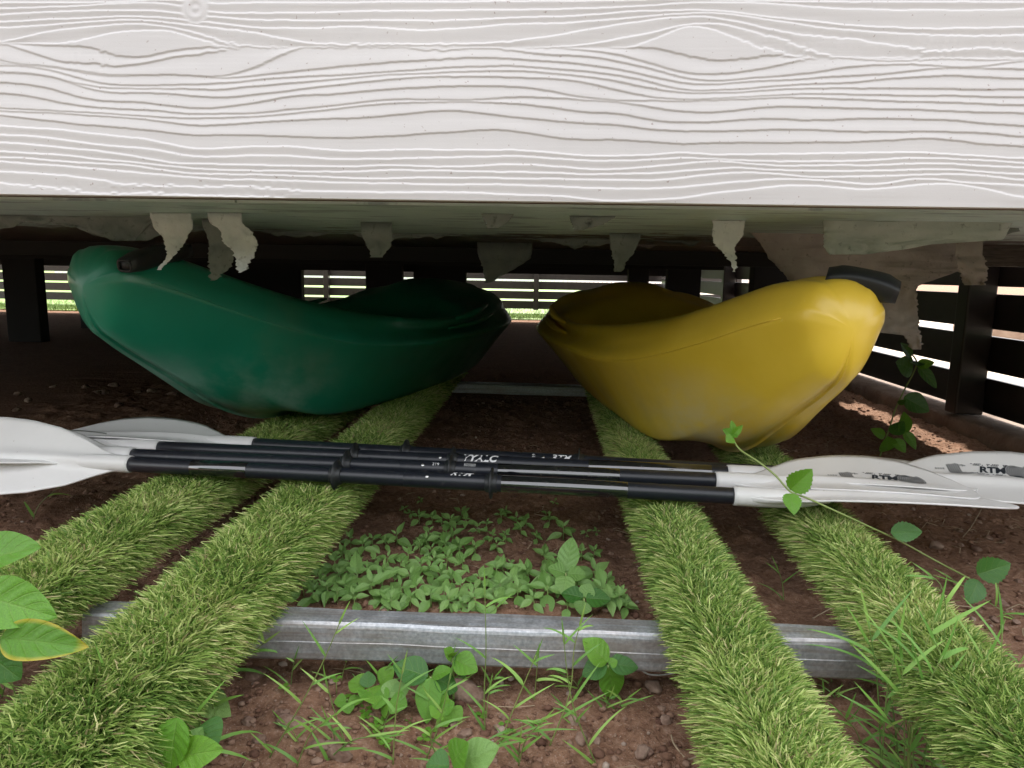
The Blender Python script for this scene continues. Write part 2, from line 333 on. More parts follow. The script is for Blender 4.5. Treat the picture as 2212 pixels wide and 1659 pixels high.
# kerb, paving, lawn
kx0 = 1.50; n = 260; ky = np.concatenate([np.linspace(.2, 5, n), np.linspace(5.3, 10.4, 10)])
prof = [(0, -.05), (0, .0), (0, .03), (0, .06), (.004, .078), (.012, .087), (.05, .088), (.12, .088), (.2, .088), (.26, .088)]
kv = []
for j, y in enumerate(ky):
    for i, (dx, z) in enumerate(prof):
        e = (float(fbm(np.array(y*30.), np.array(i*3.1), 4, 3))-.45)*.022 if i < 6 else 0
        kv.append((kx0+dx+e, y, z+(e*.4 if 3 < i < 7 else 0)))
o = ob('kerb', mesh('kerb', kv, gridf(len(prof), len(ky)), KERB, True)); tag(o, kind='structure')
o = ob('pavement', box('pavement', 1.758, 14, -6, 34, -.2, .07, PAVE)); tag(o, kind='structure')
o = ob('lawn', mesh('lawn', [(-90, 8.9, .004), (1.7, 8.9, .004), (1.7, 300, .004), (-90, 300, .004)], [(0, 1, 2, 3)], LAWN)); tag(o, kind='structure')
o = ob('bounce_path', box('bounce_path', -14, 1.7, -12, -.75, -.2, .03, PAVE)); tag(o, kind='structure')  # unseen pale slab added behind the camera to bounce sunlight under the floor
BLOCKER_LEAF = M('sky_blocker_leaves', .7, (.045, .085, .025)).m
hv, hf = [], []; n = 7000; c_ = np.stack([rng.uniform(-9, 9, n), -3.4+rng.normal(0, .25, n), .05+rng.random(n)*HH], -1)
a_ = rng.normal(0, 1, (n, 3)); b_ = rng.normal(0, 1, (n, 3)); hv = np.stack([c_-a_*.04, c_+b_*.05, c_+a_*.04, c_-b_*.05], 1)
hr = empty('sky_blocker', (0, -3.4, 0)); tag(hr, 'added dark green foliage block behind the viewer, holding back low sky', 'sky_blocker')  # unseen foliage added behind the camera to cut low sky light
child_world('foliage', mesh('foliage', hv, np.arange(4*n).reshape(n, 4), BLOCKER_LEAF), hr); child_world('core', box('core', -9, 9, -3.7, -3.25, 0, HH-.1, BLOCKER_LEAF), hr)
N = 9000; bx = rng.uniform(-8, 1.4, N); by = 8.75+rng.random(N)**1.5*3; bh = .02+.06*rng.random(N)**2; an = rng.random(N)*6.28; wd = .004
B = np.stack([np.stack([bx-np.cos(an)*wd, by-np.sin(an)*wd, 0*bx], -1), np.stack([bx+np.cos(an)*wd, by+np.sin(an)*wd, 0*bx], -1), np.stack([bx+rng.normal(0, .02, N), by+rng.normal(0, .02, N), bh], -1)], 1)
o = ob('lawn_grass', mesh('lawn_grass', B, np.arange(3*N).reshape(N, 3), LAWN)); tag(o, kind='stuff', label='sunlit lawn grass beyond the far slatted fence', cat='grass')

# ------------------------------------------------------------------ house: fascia board, underfloor, piers
ZC = P(1106, 435, Y=1.0).z        # underside level
house = empty('house', (0, 1.0, 0)); tag(house, 'raised house with white wood grain fascia board and dark open space below', 'house')
# fascia relief: growth ring lines as left half (L) and right half (Rr) polylines; sign +1 catches light from above, -1 an undercut
LN = [
 (1, [(0,-30),(4424,-30)]),
 (1, [(0,12),(276,12),(553,8),(800,-5),(930,18),(1106,12),(1659,10),(2212,5),(2900,-4),(3300,5),(3600,8),(4424,8)]),
 (1, [(0,38),(276,32),(553,15),(760,10),(845,28),(930,58),(1106,55),(1382,55),(1659,45),(2212,42),(2488,38),(2765,22),(3040,5),(3318,20),(3594,42),(4147,45),(4424,38)]),
 (1, [(0,66),(276,50),(553,42),(760,45),(845,62),(930,72),(1106,84),(1382,92),(1659,85),(1935,92),(2212,75),(2488,68),(2765,45),(3042,40),(3318,80),(3594,110),(3871,122),(4147,125),(4424,110)]),
 (1, [(0,95),(276,85),(553,70),(760,75),(860,90),(960,98),(1106,118),(1250,125),(1600,112),(1750,132),(2000,125),(2212,103),(2488,98),(2765,70),(3042,50),(3318,95),(3594,133),(3871,147),(4147,158),(4424,150)]),
 (1, [(0,125),(240,112),(420,96),(600,80),(760,96),(880,112),(1000,126),(1200,150),(1290,188),(1400,190),(2100,190),(2300,165),(2560,120),(2765,88),(2962,65),(3100,80),(3312,140),(3560,165),(3900,210),(4010,243),(4110,190),(4262,215),(4424,240)]),
 (1, [(0,180),(90,188),(200,140),(380,122),(600,100),(760,112),(840,128),(960,160),(1010,190),(1100,205),(2400,205),(2560,185),(2790,140),(2962,92),(3112,110),(3312,165),(3420,205),(3500,250),(4424,250)]),
 (1, [(0,182),(90,189),(390,190),(420,172),(500,142),(700,128),(830,135),(920,190),(1000,206),(2790,206),(2810,140),(2960,105),(3050,125),(3120,160),(3300,225),(3400,251),(4424,251)]),
 (-1, [(0,182),(90,190),(500,205),(505,235),(570,260),(640,262),(720,224),(900,210),(930,192),(1000,207),(2790,207),(2880,215),(2950,258),(3070,267),(3200,255),(3300,230),(3400,252),(4424,252)]),
 (-1, [(0,183),(90,192),(190,214),(220,255),(330,270),(480,284),(640,288),(740,248),(960,235),(1020,191),(1100,206),(2400,206),(2450,212),(2600,225),(2750,262),(2910,316),(3060,325),(3190,310),(3300,292),(3390,272),(3440,236),(3500,253),(3900,270),(4010,246),(4200,268),(4424,250)]),
 (-1, [(0,250),(150,283),(300,288),(440,325),(620,328),(820,319),(980,342),(1200,270),(1300,190),(1400,192),(1700,188),(1880,236),(1940,210),(2050,207),(2212,212),(2290,240),(2450,240),(2650,262),(2850,320),(3000,358),(3150,345),(3400,325),(3600,292),(3850,272),(4000,290),(4150,300),(4240,272),(4424,255)]),
 (-1, [(0,262),(150,286),(300,292),(440,327),(620,330),(820,321),(980,344),(1200,322),(1330,302),(1600,280),(1900,258),(2050,248),(2212,258),(2460,270),(2712,312),(2862,352),(3012,372),(3212,352),(3412,346),(3600,328),(3780,322),(3910,300),(4050,292),(4200,298),(4424,300)]),
 (-1, [(0,285),(200,286),(330,320),(480,370),(700,372),(900,362),(1000,368),(1150,342),(1500,325),(1780,305),(1950,293),(2212,283),(2512,310),(2712,332),(2862,384),(2962,395),(3112,392),(3312,372),(3600,360),(3780,345),(3910,330),(4110,330),(4424,345)]),
 (-1, [(0,312),(200,315),(330,350),(460,385),(700,382),(950,390),(1150,372),(1450,345),(1780,318),(2212,305),(2502,328),(2712,365),(2852,402),(3112,407),(3312,384),(3712,383),(4424,388)]),
 (-1, [(0,313),(200,317),(330,352),(470,405),(700,402),(980,425),(1150,408),(1400,375),(1800,332),(2212,335),(2462,345),(2612,385),(2772,420),(2892,432),(3112,428),(3412,405),(3612,405),(3712,412),(4424,422)]),
 (-1, [(0,355),(230,370),(360,420),(470,442),(620,440),(740,455),(860,475),(1000,465),(1150,440),(1300,410),(1500,408),(1620,390),(2000,370),(2212,375),(2342,385),(2482,425),(2692,436),(2812,440),(3112,432),(3312,420),(3612,430),(3912,440),(4424,457)]),
 (-1, [(0,402),(150,412),(300,448),(420,465),(700,478),(850,497),(1100,490),(1400,465),(1680,430),(2000,434),(2212,420),(2482,430),(2692,445),(2812,472),(2962,490),(3092,487),(3292,460),(3612,467),(3912,475),(4424,495)]),
 (-1, [(0,465),(250,478),(500,492),(620,500),(850,515),(1100,505),(1400,480),(1700,445),(2050,440),(2212,452),(2362,460),(2512,488),(2692,492),(2812,528),(2972,533),(3162,520),(3312,512),(3442,522),(3762,510),(4012,518),(4424,550)]),
 (-1, [(0,478),(250,490),(500,505),(620,512),(800,540),(920,545),(1150,528),(1400,515),(1600,512),(1700,500),(1850,480),(2000,480),(2212,507),(2462,532),(2632,538),(2762,560),(3012,570),(3212,565),(3362,558),(3662,570),(4012,568),(4262,580),(4424,597)]),
 (-1, [(0,495),(180,515),(350,540),(560,550),(700,570),(850,587),(1100,585),(1400,597),(1700,592),(1900,575),(2100,562),(2212,563),(2312,580),(2432,605),(2712,607),(2832,620),(2962,623),(3142,615),(3312,620),(3612,615),(3812,608),(4012,597),(4162,615),(4292,633),(4424,635)]),
 (1, [(0,540),(200,555),(400,572),(550,590),(680,600),(840,650),(1000,635),(1150,630),(1350,637),(1440,655),(1700,648),(2212,645),(2492,672),(2642,675),(2912,660),(3212,670),(3612,660),(4012,660),(4424,685)]),
 (1, [(0,580),(200,590),(450,625),(700,645),(820,680),(1000,672),(1300,672),(1400,690),(1600,688),(2212,672),(2492,690),(2662,697),(2962,680),(3312,700),(3712,692),(3912,680),(4212,690),(4424,710)]),
 (1, [(0,615),(150,622),(450,655),(600,670),(720,705),(900,710),(1250,715),(1500,720),(1700,712),(2000,722),(2212,705),(2412,720),(2592,735),(2812,720),(3082,692),(3312,715),(3712,715),(4012,705),(4424,725)]),
 (1, [(0,650),(300,670),(560,700),(760,720),(900,735),(1400,742),(1700,735),(2212,742),(2512,752),(2812,752),(3112,720),(3412,740),(3812,735),(4062,728),(4424,755)]),
 (1, [(0,675),(250,695),(560,712),(800,748),(1000,752),(1350,760),(1600,775),(1750,765),(2212,770),(2612,778),(2862,780),(3062,750),(3212,742),(3512,765),(3912,755),(4212,750),(4424,782)]),
 (1, [(0,695),(250,715),(600,745),(900,772),(1200,778),(1500,790),(2212,798),(2512,812),(2812,818),(3062,795),(3362,770),(3612,780),(3752,805),(3912,775),(3992,760),(4062,785),(4424,800)]),
 (1, [(0,740),(250,755),(400,762),(420,790),(560,788),(580,806),(700,796),(900,806),(1150,805),(1170,822),(1700,832),(2000,828),(2212,845),(2412,840),(2612,872),(2912,860),(3162,822),(3462,795),(3752,825),(3992,790),(4212,800),(4362,850),(4424,860)]),
 (1, [(0,790),(120,800),(140,818),(300,812),(420,838),(700,830),(780,845),(1100,850),(1300,862),(4424,905)]),
]
NXF, NZF = 700, 430
bx = np.concatenate([np.linspace(-4.5, -.92, 8), np.linspace(-.86, .86, NXF), np.linspace(.92, 4.5, 8)])
bz = np.concatenate([np.linspace(ZC+.0002, ZC+.32, NZF), np.linspace(ZC+.325, ZC+.36, 4)])
BX, BZ = np.meshgrid(bx, bz)
MI = np.array(CR.transposed()); pc = np.stack([BX, np.ones_like(BX), BZ-CAMZ], -1) @ MI.T
PX = (1106+F*pc[..., 0]/-pc[..., 2])*2; PY = (829.5-F*pc[..., 1]/-pc[..., 2])*2
PXc = np.clip(PX, 0, 4424)
# slight drift of each line so that it is not polygonal, and torn fibres near the cathedral figures
ys = []
for i, (sg, pts) in enumerate(LN):
    p = np.array(pts, float); y = np.interp(PXc[0], p[:, 0], p[:, 1])
    x0 = PXc[0]; k = np.interp(x0, x0[8:-8], np.convolve(np.pad(y[8:-8], 14, mode='edge'), np.ones(29)/29, 'valid')) if NXF > 30 else y
    k = k+(fbm(x0/140, x0*0+i*7.7, 3, 60+i)-.45)*9
    ys.append(k)
ys = np.maximum.accumulate(np.array(ys), axis=0); sg = np.array([s for s, _ in LN], float)
# jagged torn edges in the figure zone
jz = np.clip(fbm(PX/260, PX*0+1.5, 2, 77)*2.6-.75, 0, 1)
jag = (h2(np.floor(PX/17+PY/40), np.floor(PX*0), 71)-.5)*20*jz*np.exp(-((PY-205)/60)**2) + (h2(np.floor(PX/22), np.floor(PY/30), 72)-.5)*15*np.exp(-((PY-820)/32)**2)*(PX < 1300) + (h2(np.floor((PX)/15), np.floor(PX*0+3), 73)-.5)*26*np.exp(-((PX-430)/90)**2)*np.exp(-((PY-250)/50)**2)
PYj = PY+jag
H = np.zeros_like(BX); SW = 5.0
for i in range(len(LN)):
    y0 = ys[i][None]; y1 = ys[i+1][None] if i+1 < len(LN) else y0+80
    a0 = 1.0 if sg[i] > 0 else 0.0; e1 = (0.0 if sg[i+1] > 0 else 1.0) if i+1 < len(LN) else .3
    t = np.clip((PYj-y0)/np.maximum(y1-y0, 1e-3), 0, 1); seg = (PYj >= y0) & (PYj < y1)
    amp = np.clip((y1-y0)/26, 0, 1)
    tt = t*t*(3-2*t)
    a1 = a0+(e1-a0)*(tt if abs(e1-a0) > .1 else t*0)
    H = np.where(seg, (.5+(a1-.5)*(.35+.65*amp)), H)
kern = np.ones(3)/3
H = np.apply_along_axis(lambda c: np.convolve(np.pad(c, 1, mode='edge'), kern, 'valid'), 0, H)
kr = np.hypot((PX-845)/52, (PY-38)/58)                     # the knot
H = np.where(kr < 1.15, .5+.35*np.cos(kr*9.5)*(1-kr*.4), H)
H += (fbm(PX/220, PY/9, 3, 90)-.45)*.10
AMPF = .0017
YB = 1.0-H*AMPF
YB[0] += .0
fv = np.stack([BX, YB, BZ], -1)
nx = len(bx)
# close the lower edge back to the underside
edge = np.stack([bx, np.full(nx, 1.018), np.full(nx, ZC+.0002)-.0], -1)
allv = np.concatenate([edge[None], fv], 0)
child_world('fascia_board', mesh('fascia_board', allv, gridf(nx, allv.shape[0]), BOARD, True), house)
child_world('wall', box('wall', -9, 4.5, 1.02, 1.2, ZC+.35, 4.2, HWALL), house)
child_world('front_beam', box('front_beam', -9, 4.5, 1.019, 1.075, ZC+.004, ZC+.35, BATTEN), house)
# roof and body above the floor (throws the shade the photo has)
child_world('roof', box('roof', -9.5, 4.6, .75, 2.06, 4.2, 4.32, HWALL), house)
child_world('roof', box('roof', -9.5, 1.47, 2.062, 9.4, 4.2, 4.32, HWALL), house)
child_world('edge_beam', box('edge_beam', 1.2, 4.5, 2.052, 2.12, ZC-.055, ZC+.12, UNDER), house)
for k, x in enumerate(np.arange(-9, 4.5, 1.22)):
    x1 = min(x+1.217, 4.5)
    child_world('underfloor_panel', box('underfloor_panel', x, x1, 1.076, 2.05, ZC, ZC+.02, UNDER), house)
for k, x in enumerate(np.arange(-9, 1.3, 1.22)):
    x1 = min(x+1.217, 1.44)
    for y in np.arange(2.053, 9.0, 2.44):
        child_world('underfloor_panel', box('underfloor_panel', x, x1, y, min(y+2.437, 9.05), ZC+.002, ZC+.02, UNDER), house)
child_world('side_wall', box('side_wall', 1.32, 1.44, 2.13, 9.05, ZC+.021, 4.198, HWALL), house)
child_world('back_wall', box('back_wall', -9, 1.44, 8.95, 9.05, ZC+.021, 4.198, HWALL), house)
for y in (2.9, 4.6, 6.4, 8.4): child_world('floor_joist', box('floor_joist', -9, 1.15, y, y+.05, ZC-.10 if y > 6 else ZC-.055, ZC+.001, PIER), house)
def pier(x0, x1, Y, D=.1, dz=0):
    a = P(x0, 650, Y=Y).x; b = P(x1, 650, Y=Y).x
    bevel(child_world('pier', box('pier', a, b, Y, Y+D, -.03, ZC-.001-dz, PIER), house), .006)
for x0, x1, Y in ((10, 82, 5.2), (170, 330, 6.5), (420, 652, 7.4), (790, 868, 6.2), (893, 1006, 7.8), (1356, 1400, 5.6), (1440, 1512, 4.9), (1625, 1720, 4.2), (-260, -60, 7)): pier(x0, x1, Y)

# ------------------------------------------------------------------ torn membrane
def flap(rows, Y, mat, label, lean=.0, wob=.012, seed=0, jag=2.2):
    rows = [(-0+r[0], r[1], r[2]) for r in rows]; y = np.array([r[0] for r in rows], float)
    nr, nc = max(14, int((y[-1]-y[0])/3)), 15
    yy = np.linspace(y[0], y[-1], nr); xl = np.interp(yy, y, [r[1] for r in rows]); xr = np.interp(yy, y, [r[2] for r in rows])
    rr = np.random.default_rng(seed+5); amp = np.linspace(0, 1, nr)**.5
    xl = xl+rr.normal(0, jag, nr)*amp; xr = xr+rr.normal(0, jag, nr)*amp
    front = []; back = []
    for j in range(nr):
        for i in range(nc):
            u = i/(nc-1); q = j/(nr-1); px = xl[j]+(xr[j]-xl[j])*u
            d = lean*q+wob*(float(fbm(np.array(px/28.+seed), np.array(yy[j]/34.), 3, seed))-.45)*2.2*min(1, q*3)
            p = P(px, yy[j], Y=Y+d); front.append(p); back.append(p+Vector((0, .0009, 0)))
    z0 = max(p.z for p in front[:nc]); dz = ZC-.0005-z0
    for L in (front, back):       # stretch only the top rows up to the underside
        for i in range(nc): L[i].z = ZC-.0006
    f = [tuple(q) for q in gridf(nc, nr)]; m_ = nr*nc; f2 = [tuple(k+m_ for k in q[::-1]) for q in f]
    rim = [j*nc for j in range(nr)] + [(nr-1)*nc+i for i in range(1, nc)] + [j*nc+nc-1 for j in range(nr-2, -1, -1)] + [i for i in range(nc-2, 0, -1)]
    f3 = [(rim[k], rim[(k+1) % len(rim)], rim[(k+1) % len(rim)]+m_, rim[k]+m_) for k in range(len(rim))]
    c = sum((Vector(p) for p in front[:nc]), Vector())/nc
    me = mesh('torn_film', [Vector(p)-c for p in front+back], f+f2+f3, mat, True)
    o = ob('torn_film', me); o.location = c; tag(o, label, 'torn film', 'torn film hanging under the floor'); return o
flap([(462,323,412),(490,330,417),(507,346,408),(517,352,403),(542,361,386),(559,357,371),(583,338,346)], 1.28, FILM_W, 'pale torn film flap tapering to a point above the green bow', seed=1)
flap([(470,448,522),(483,455,524),(497,476,541),(521,481,555),(535,498,555),(549,507,551),(566,512,541),(580,510,534),(589,516,521)], 1.26, FILM_W, 'pale frayed film strip with ragged right edge above the green kayak', seed=2, jag=3)
flap([(480,436,500),(524,451,503),(556,450,505),(576,451,498),(606,455,464)], 1.42, FILM_D, 'dim grey film strip hanging behind the two pale left ones', seed=3)
flap([(478,180,345),(495,170,360),(508,205,345),(520,260,320)], 1.5, FILM_G, 'drooping dark film edge left of the pale flaps', seed=4)
flap([(500,779,846),(515,784,850),(528,790,845),(542,800,838),(556,802,823)], 1.45, FILM_D, 'small grey film tag left of centre under the floor', seed=5)
flap([(545,1030,1150),(559,1036,1147),(580,1043,1113),(597,1045,1081),(611,1050,1061)], 2.3, FILM_D, 'dark triangular film scrap in front of the far fence at centre', seed=6)
flap([(515,1316,1385),(527,1318,1378),(548,1322,1370),(565,1325,1352),(587,1327,1346)], 1.7, FILM_D, 'grey ragged film strip over the brown stern of the yellow kayak', seed=7)
flap([(472,1536,1612),(484,1540,1609),(510,1538,1604),(531,1545,1587),(552,1566,1589),(570,1581,1594),(587,1583,1587)], 1.27, FILM_W, 'narrow pale film point hanging left of the yellow bow', seed=8)
flap([(474,1779,2190),(495,1779,2180),(518,1779,2168),(528,1780,2010),(538,1782,1960),(550,1792,1865)], 1.24, FILM_G, 'broad greenish film flap with curved lower edge at upper right', seed=9, jag=1.2)
flap([(497,1617,2098),(527,1643,2096),(557,1660,2112),(574,1677,2105),(591,1694,2057),(612,1707,1998),(618,1800,1982),(625,1880,1980),(659,1888,1982),(702,1896,1985),(719,1903,1988),(724,1950,1989),(732,1959,1991),(755,1967,1991)], 1.62, FILM_B, 'large dusty brown film sheet hanging behind the yellow bow', seed=10, wob=.02)
flap([(548,2062,2120),(561,2068,2130),(595,2074,2134),(616,2080,2129)], 1.55, FILM_B, 'crumpled film lump hanging before the right fence post', seed=12, wob=.03, jag=3)
flap([(462,1040,1110),(480,1046,1098),(492,1052,1078)], 1.2, FILM_D, 'tiny curled film scrap near the middle of the fascia', seed=13)
flap([(470,1230,1330),(486,1236,1300),(497,1240,1262)], 1.22, FILM_D, 'small ragged film scrap right of the middle under the fascia', seed=14)
flap([(470,2040,2212),(500,2070,2200),(516,2090,2150)], 1.35, FILM_D, 'short grey film edge at the far right under the fascia', seed=15)

def curtain(x0, x1, bot, Y, mat, label, seed, rag=9):
    n = max(30, int((x1-x0)/4)); m_ = 7; fr = []; bk = []
    for j in range(m_):
        for i in range(n):
            px = x0+(x1-x0)*i/(n-1); e = i/(n-1); ed = min(1, e*9, (1-e)*9)
            b = np.interp(e, np.linspace(0, 1, len(bot)), bot)+(float(fbm(np.array(px/23.), np.array(seed*3.), 4, seed))-.45)*rag*3
            p = P(px, b, Y=Y); q = j/(m_-1); z = ZC-.0006+(min(p.z, ZC-.002)-ZC)*q*ed
            yo = (float(fbm(np.array(px/40.), np.array(q*1.5+seed), 3, seed+4))-.45)*.05*q
            v = Vector((p.x, Y+yo, z)); fr.append(v); bk.append(v+Vector((0, .0009, 0)))
    k = n*m_; f = [tuple(q) for q in gridf(n, m_)]; rim = [(m_-1)*n+i for i in range(n)]
    f3 = [(rim[i], rim[i+1], rim[i+1]+k, rim[i]+k) for i in range(n-1)]; c = fr[n//2].copy()
    o = ob('torn_film', mesh('torn_film', [v-c for v in fr+bk], f+[tuple(a+k for a in q[::-1]) for q in f]+f3, mat, True)); o.location = c
    tag(o, label, 'torn film', 'torn film hanging under the floor')
curtain(-120, 345, [486, 500, 478, 492, 520, 510], 1.40, FILM_D, 'long sagging film edge above the green bow at far left', 31, 5)
curtain(545, 1010, [500, 512, 503, 520, 509, 515], 1.85, FILM_D, 'long low ragged film edge left of centre', 32, 5)
curtain(980, 1560, [512, 505, 525, 533, 518, 530, 522], 2.0, FILM_D, 'long low ragged film edge right of centre', 33, 7)
curtain(1350, 1800, [540, 528, 536, 520, 531], 2.3, FILM_B, 'brown ragged film edge behind the pale point at right', 34, 7)
# ------------------------------------------------------------------ fences
slm = {}
def fence(name, p0, p1, z0, nslat, posts, label, pitch=.15, hs=.124, inner=-1):
    d = Vector((p1[0]-p0[0], p1[1]-p0[1], 0)); L = d.length; an = math.atan2(d.y, d.x)
    root = empty(name, (p0[0], p0[1], 0), an); tag(root, label, 'fence')
    ps = [0]+posts+[L]
    for k in range(nslat):
        for a, b in zip(ps[:-1], ps[1:]):
            if b-a < .05: continue
            key = (round(b-a, 3), hs)
            if key not in slm: slm[key] = box('slat', .0, b-a-.003, -.011, .011, 0, hs, FENCE)
            o = ob('slat', slm[key], root); o.location = (a+.0015, 0, z0+k*pitch); bevel(o, .002, 1)
    pm = box('post', -.036, .036, -.05, .05, 0, nslat*pitch+.05, FENCE)
    for a in posts:
        o = ob('post', pm, root); o.location = (a, .062*inner, z0-.01); bevel(o, .006)
    return root
YF = 10.3
xf = [P(x, 640, Y=YF).x for x in (-189, 260, 709, 1158, 1590)]
fence('slatted_fence', (-9.2, YF), (1.65, YF), .068, 10, [x+9.2 for x in xf], 'dark slatted fence at the far end with bright lawn showing through', pitch=.14, hs=.113)
fence('slatted_fence', (1.60, 1.2), (1.70, 10.2), .103, 9, [1.42, 3.2, 5.0, 6.8], 'dark brown slatted fence on a kerb along the right side', inner=1)
pk = mesh('picket', [(0, 0, 0), (.165, 0, 0), (.165, .02, 0), (0, .02, 0), (0, 0, 1.0), (.165, 0, 1.0), (.165, .02, 1.0), (0, .02, 1.0), (.0825, 0, 1.1), (.0825, .02, 1.1)], [(0, 1, 5, 8, 4), (3, 7, 9, 6, 2), (0, 4, 7, 3), (1, 2, 6, 5), (4, 8, 9, 7), (5, 6, 9, 8)], WHITEP)
pr = empty('picket_fence', (-23, 33, 0)); tag(pr, 'far white picket fence beyond the lawn, seen through the slats', 'fence')
for k in range(175):
    o = ob('picket', pk, pr); o.location = (k*.2, 0, .05)
for z in (.25, .85): ob('rail', box('rail', 0, 35.2, .022, .06, z, z+.08, WHITEP), pr)
for i, (x, y, s_) in enumerate([(3.3, 5.2, .34), (3.9, 5.6, .26), (2.9, 6.2, .3)]):
    v = IV.copy()
    for _ in range(1): v = v*(1+.25*(rng.random((12, 1))-.5))
    o = ob('boulder', mesh('boulder', v*s_*np.array([1.2, 1, .9]), IF, GST, True)); o.location = (x, y, .07+s_*.5)
    sm = o.modifiers.new('s', 'SUBSURF'); sm.levels = 2; sm.render_levels = 2
    tag(o, ['large brown boulder beyond the right fence, nearest of three', 'small brown boulder beyond the right fence, rightmost of three', 'brown boulder farthest back beyond the right fence'][i], 'boulder')

# ------------------------------------------------------------------ steel beams
def beam(name, pl, pr_, label, ztop=.103, wtop=.046, h=.053):
    a = Vector(pl); b = Vector(pr_); d = (b-a); an = math.atan2(d.y, d.x); L = math.hypot(d.x, d.y)
    pf = [(.004, -h), (-.001, -h+.001), (-.003, -h+.004), (-.0025, -h*.5), (-.0018, -h*.48), (0, -.007), (.0015, -.003), (.005, 0), (wtop*.3, .0005), (wtop-.004, 0), (wtop, -.003), (wtop, -h)]
    n = 60; v = []
    for i in range(n+1):
        for (y, z) in pf: v.append((L*i/n, y+.0006*math.sin(i*.9), z+.0008*math.sin(i*.37+y*60)))
    k = len(pf); o = ob(name, mesh(name, v, [tuple(q) for q in gridf(k, n+1)]+[tuple(range(k)), tuple(range(n*k, n*k+k))[::-1]], STEEL, False))
    o.location = (a.x, a.y, ztop); o.rotation_euler = (0, 0, an); tag(o, label, 'steel beam', 'galvanised steel cross beams'); return o
a = P(560, 1342, z=.103); b = P(1480, 1374, z=.103); dd = (b-a)
beam('steel_beam', a-dd*.43, b+dd*.56, 'galvanised steel beam crossing the foreground under the turf rails')
a = P(985, 828, z=.075); b = P(1262, 836, z=.075); dd = b-a
beam('steel_beam', a-dd*.9, b+dd*1.2, 'dim galvanised steel beam farther back between the two kayaks', .075, .07, .045)

# ------------------------------------------------------------------ turf rails
TOP = .17
def rail(x_near, x_far, y0, y1, label, seed, lean, wid):
    wc, hc, r_ = wid, .045, .016
    root = empty('turf_rail', (x_near, y0, 0)); tag(root, label, 'rail', 'rails wrapped in artificial turf')
    L = math.hypot(y1-y0, x_far-x_near); an = math.atan2(y1-y0, x_far-x_near)
    root.rotation_euler = (0, 0, an); zt = TOP-.022
    ob('batten', box('batten', 0, L, -wc/2+.006, wc/2-.006, zt-hc, zt-.004, BATTEN), root)
    # turf backing with rounded shoulders
    prof = [(-wc/2, zt-hc+.004), (-wc/2, zt-r_), (-wc/2+r_*.3, zt-r_*.3), (-wc/2+r_, zt), (0, zt+.002), (wc/2-r_, zt), (wc/2-r_*.3, zt-r_*.3), (wc/2, zt-r_), (wc/2, zt-hc+.004)]
    v = []; n = 30
    for i in range(n+1):
        for y, z in prof: v.append((L*i/n, y, z))
    ob('turf_backing', mesh('turf_backing', v, gridf(len(prof), n+1), TURFB), root)
    g_ = np.random.default_rng(seed); pp = np.array(prof); sl_ = np.hypot(*np.diff(pp, axis=0).T); cum = np.concatenate([[0], np.cumsum(sl_)])
    NB = 74000; q = g_.random(NB); xs = (L+.4)*q**1.9  # denser near the camera
    xs = np.where(xs > L, g_.random(NB)*L, xs)
    s = g_.random(NB)*cum[-1]; idx = np.clip(np.searchsorted(cum, s)-1, 0, len(sl_)-1); f_ = (s-cum[idx])/sl_[idx]
    py = pp[idx, 0]+(pp[idx+1, 0]-pp[idx, 0])*f_; pz = pp[idx, 1]+(pp[idx+1, 1]-pp[idx, 1])*f_
    # smooth outward normal
    ny = np.clip(py/(wc/2), -1, 1)**3*.95; nz = np.sqrt(np.maximum(1-ny**2, .02)); nz = np.where(pz < zt-r_*1.3, .18, nz)
    ln = (.020+.013*g_.random(NB))*(1+.0*xs)
    tuft = fbm(xs*45, py*45, 2, seed)-.42; t2 = fbm(xs*9, py*9, 2, seed+9)-.42
    dx = lean[0]+g_.normal(0, .34, NB)+tuft*.7+t2*.35; dy = ny*.9+lean[1]+g_.normal(0, .32, NB)+(vn(xs*40, py*40+9, seed)-.5)*.8; dz = nz*.95+.1
    D = np.stack([dx, dy, dz], -1); D /= np.linalg.norm(D, axis=1)[:, None]
    A = g_.normal(0, 1, (NB, 3)); W = np.cross(D, A); W /= np.linalg.norm(W, axis=1)[:, None]
    wd = (.00068+.00045*g_.random(NB))*(1+.35*xs)
    base = np.stack([xs, py, pz], -1); bend = np.stack([g_.normal(0, .3, NB)+lean[0]*.6, ny*.5+g_.normal(0, .3, NB), -.35-.2*g_.random(NB)], -1)
    mid = base+D*(ln*.55)[:, None]; tip = base+D*ln[:, None]+bend*(ln*.38)[:, None]
    V = np.stack([base-W*wd[:, None], base+W*wd[:, None], mid+W*wd[:, None]*.95, mid-W*wd[:, None]*.95, tip+W*wd[:, None]*.3, tip-W*wd[:, None]*.3], 1)
    i0 = np.arange(NB)[:, None]*6; Fq = np.concatenate([i0+np.array([0, 1, 2, 3]), i0+np.array([3, 2, 4, 5])], 0)
    me = mesh('turf', V, Fq, TURF)
    rnd = g_.random(NB)**1.15; rnd = np.clip(rnd+t2*.5, 0, .84)
    tan = g_.random(NB) < .06+.10*np.clip(t2*5, 0, 1); rnd = np.where(tan, .88+.12*g_.random(NB), rnd)
    at = me.attributes.new('tint', 'FLOAT_COLOR', 'POINT'); cc = np.zeros((NB, 6, 4), np.float32); cc[..., 0] = rnd[:, None]; cc[..., 3] = 1
    at.data.foreach_set('color', cc.ravel())
    o = ob('turf', me, root); tag(o, kind='stuff'); return root
RX = {'A': (P(60, 1250, z=TOP).x, P(590, 930, z=TOP).x), }
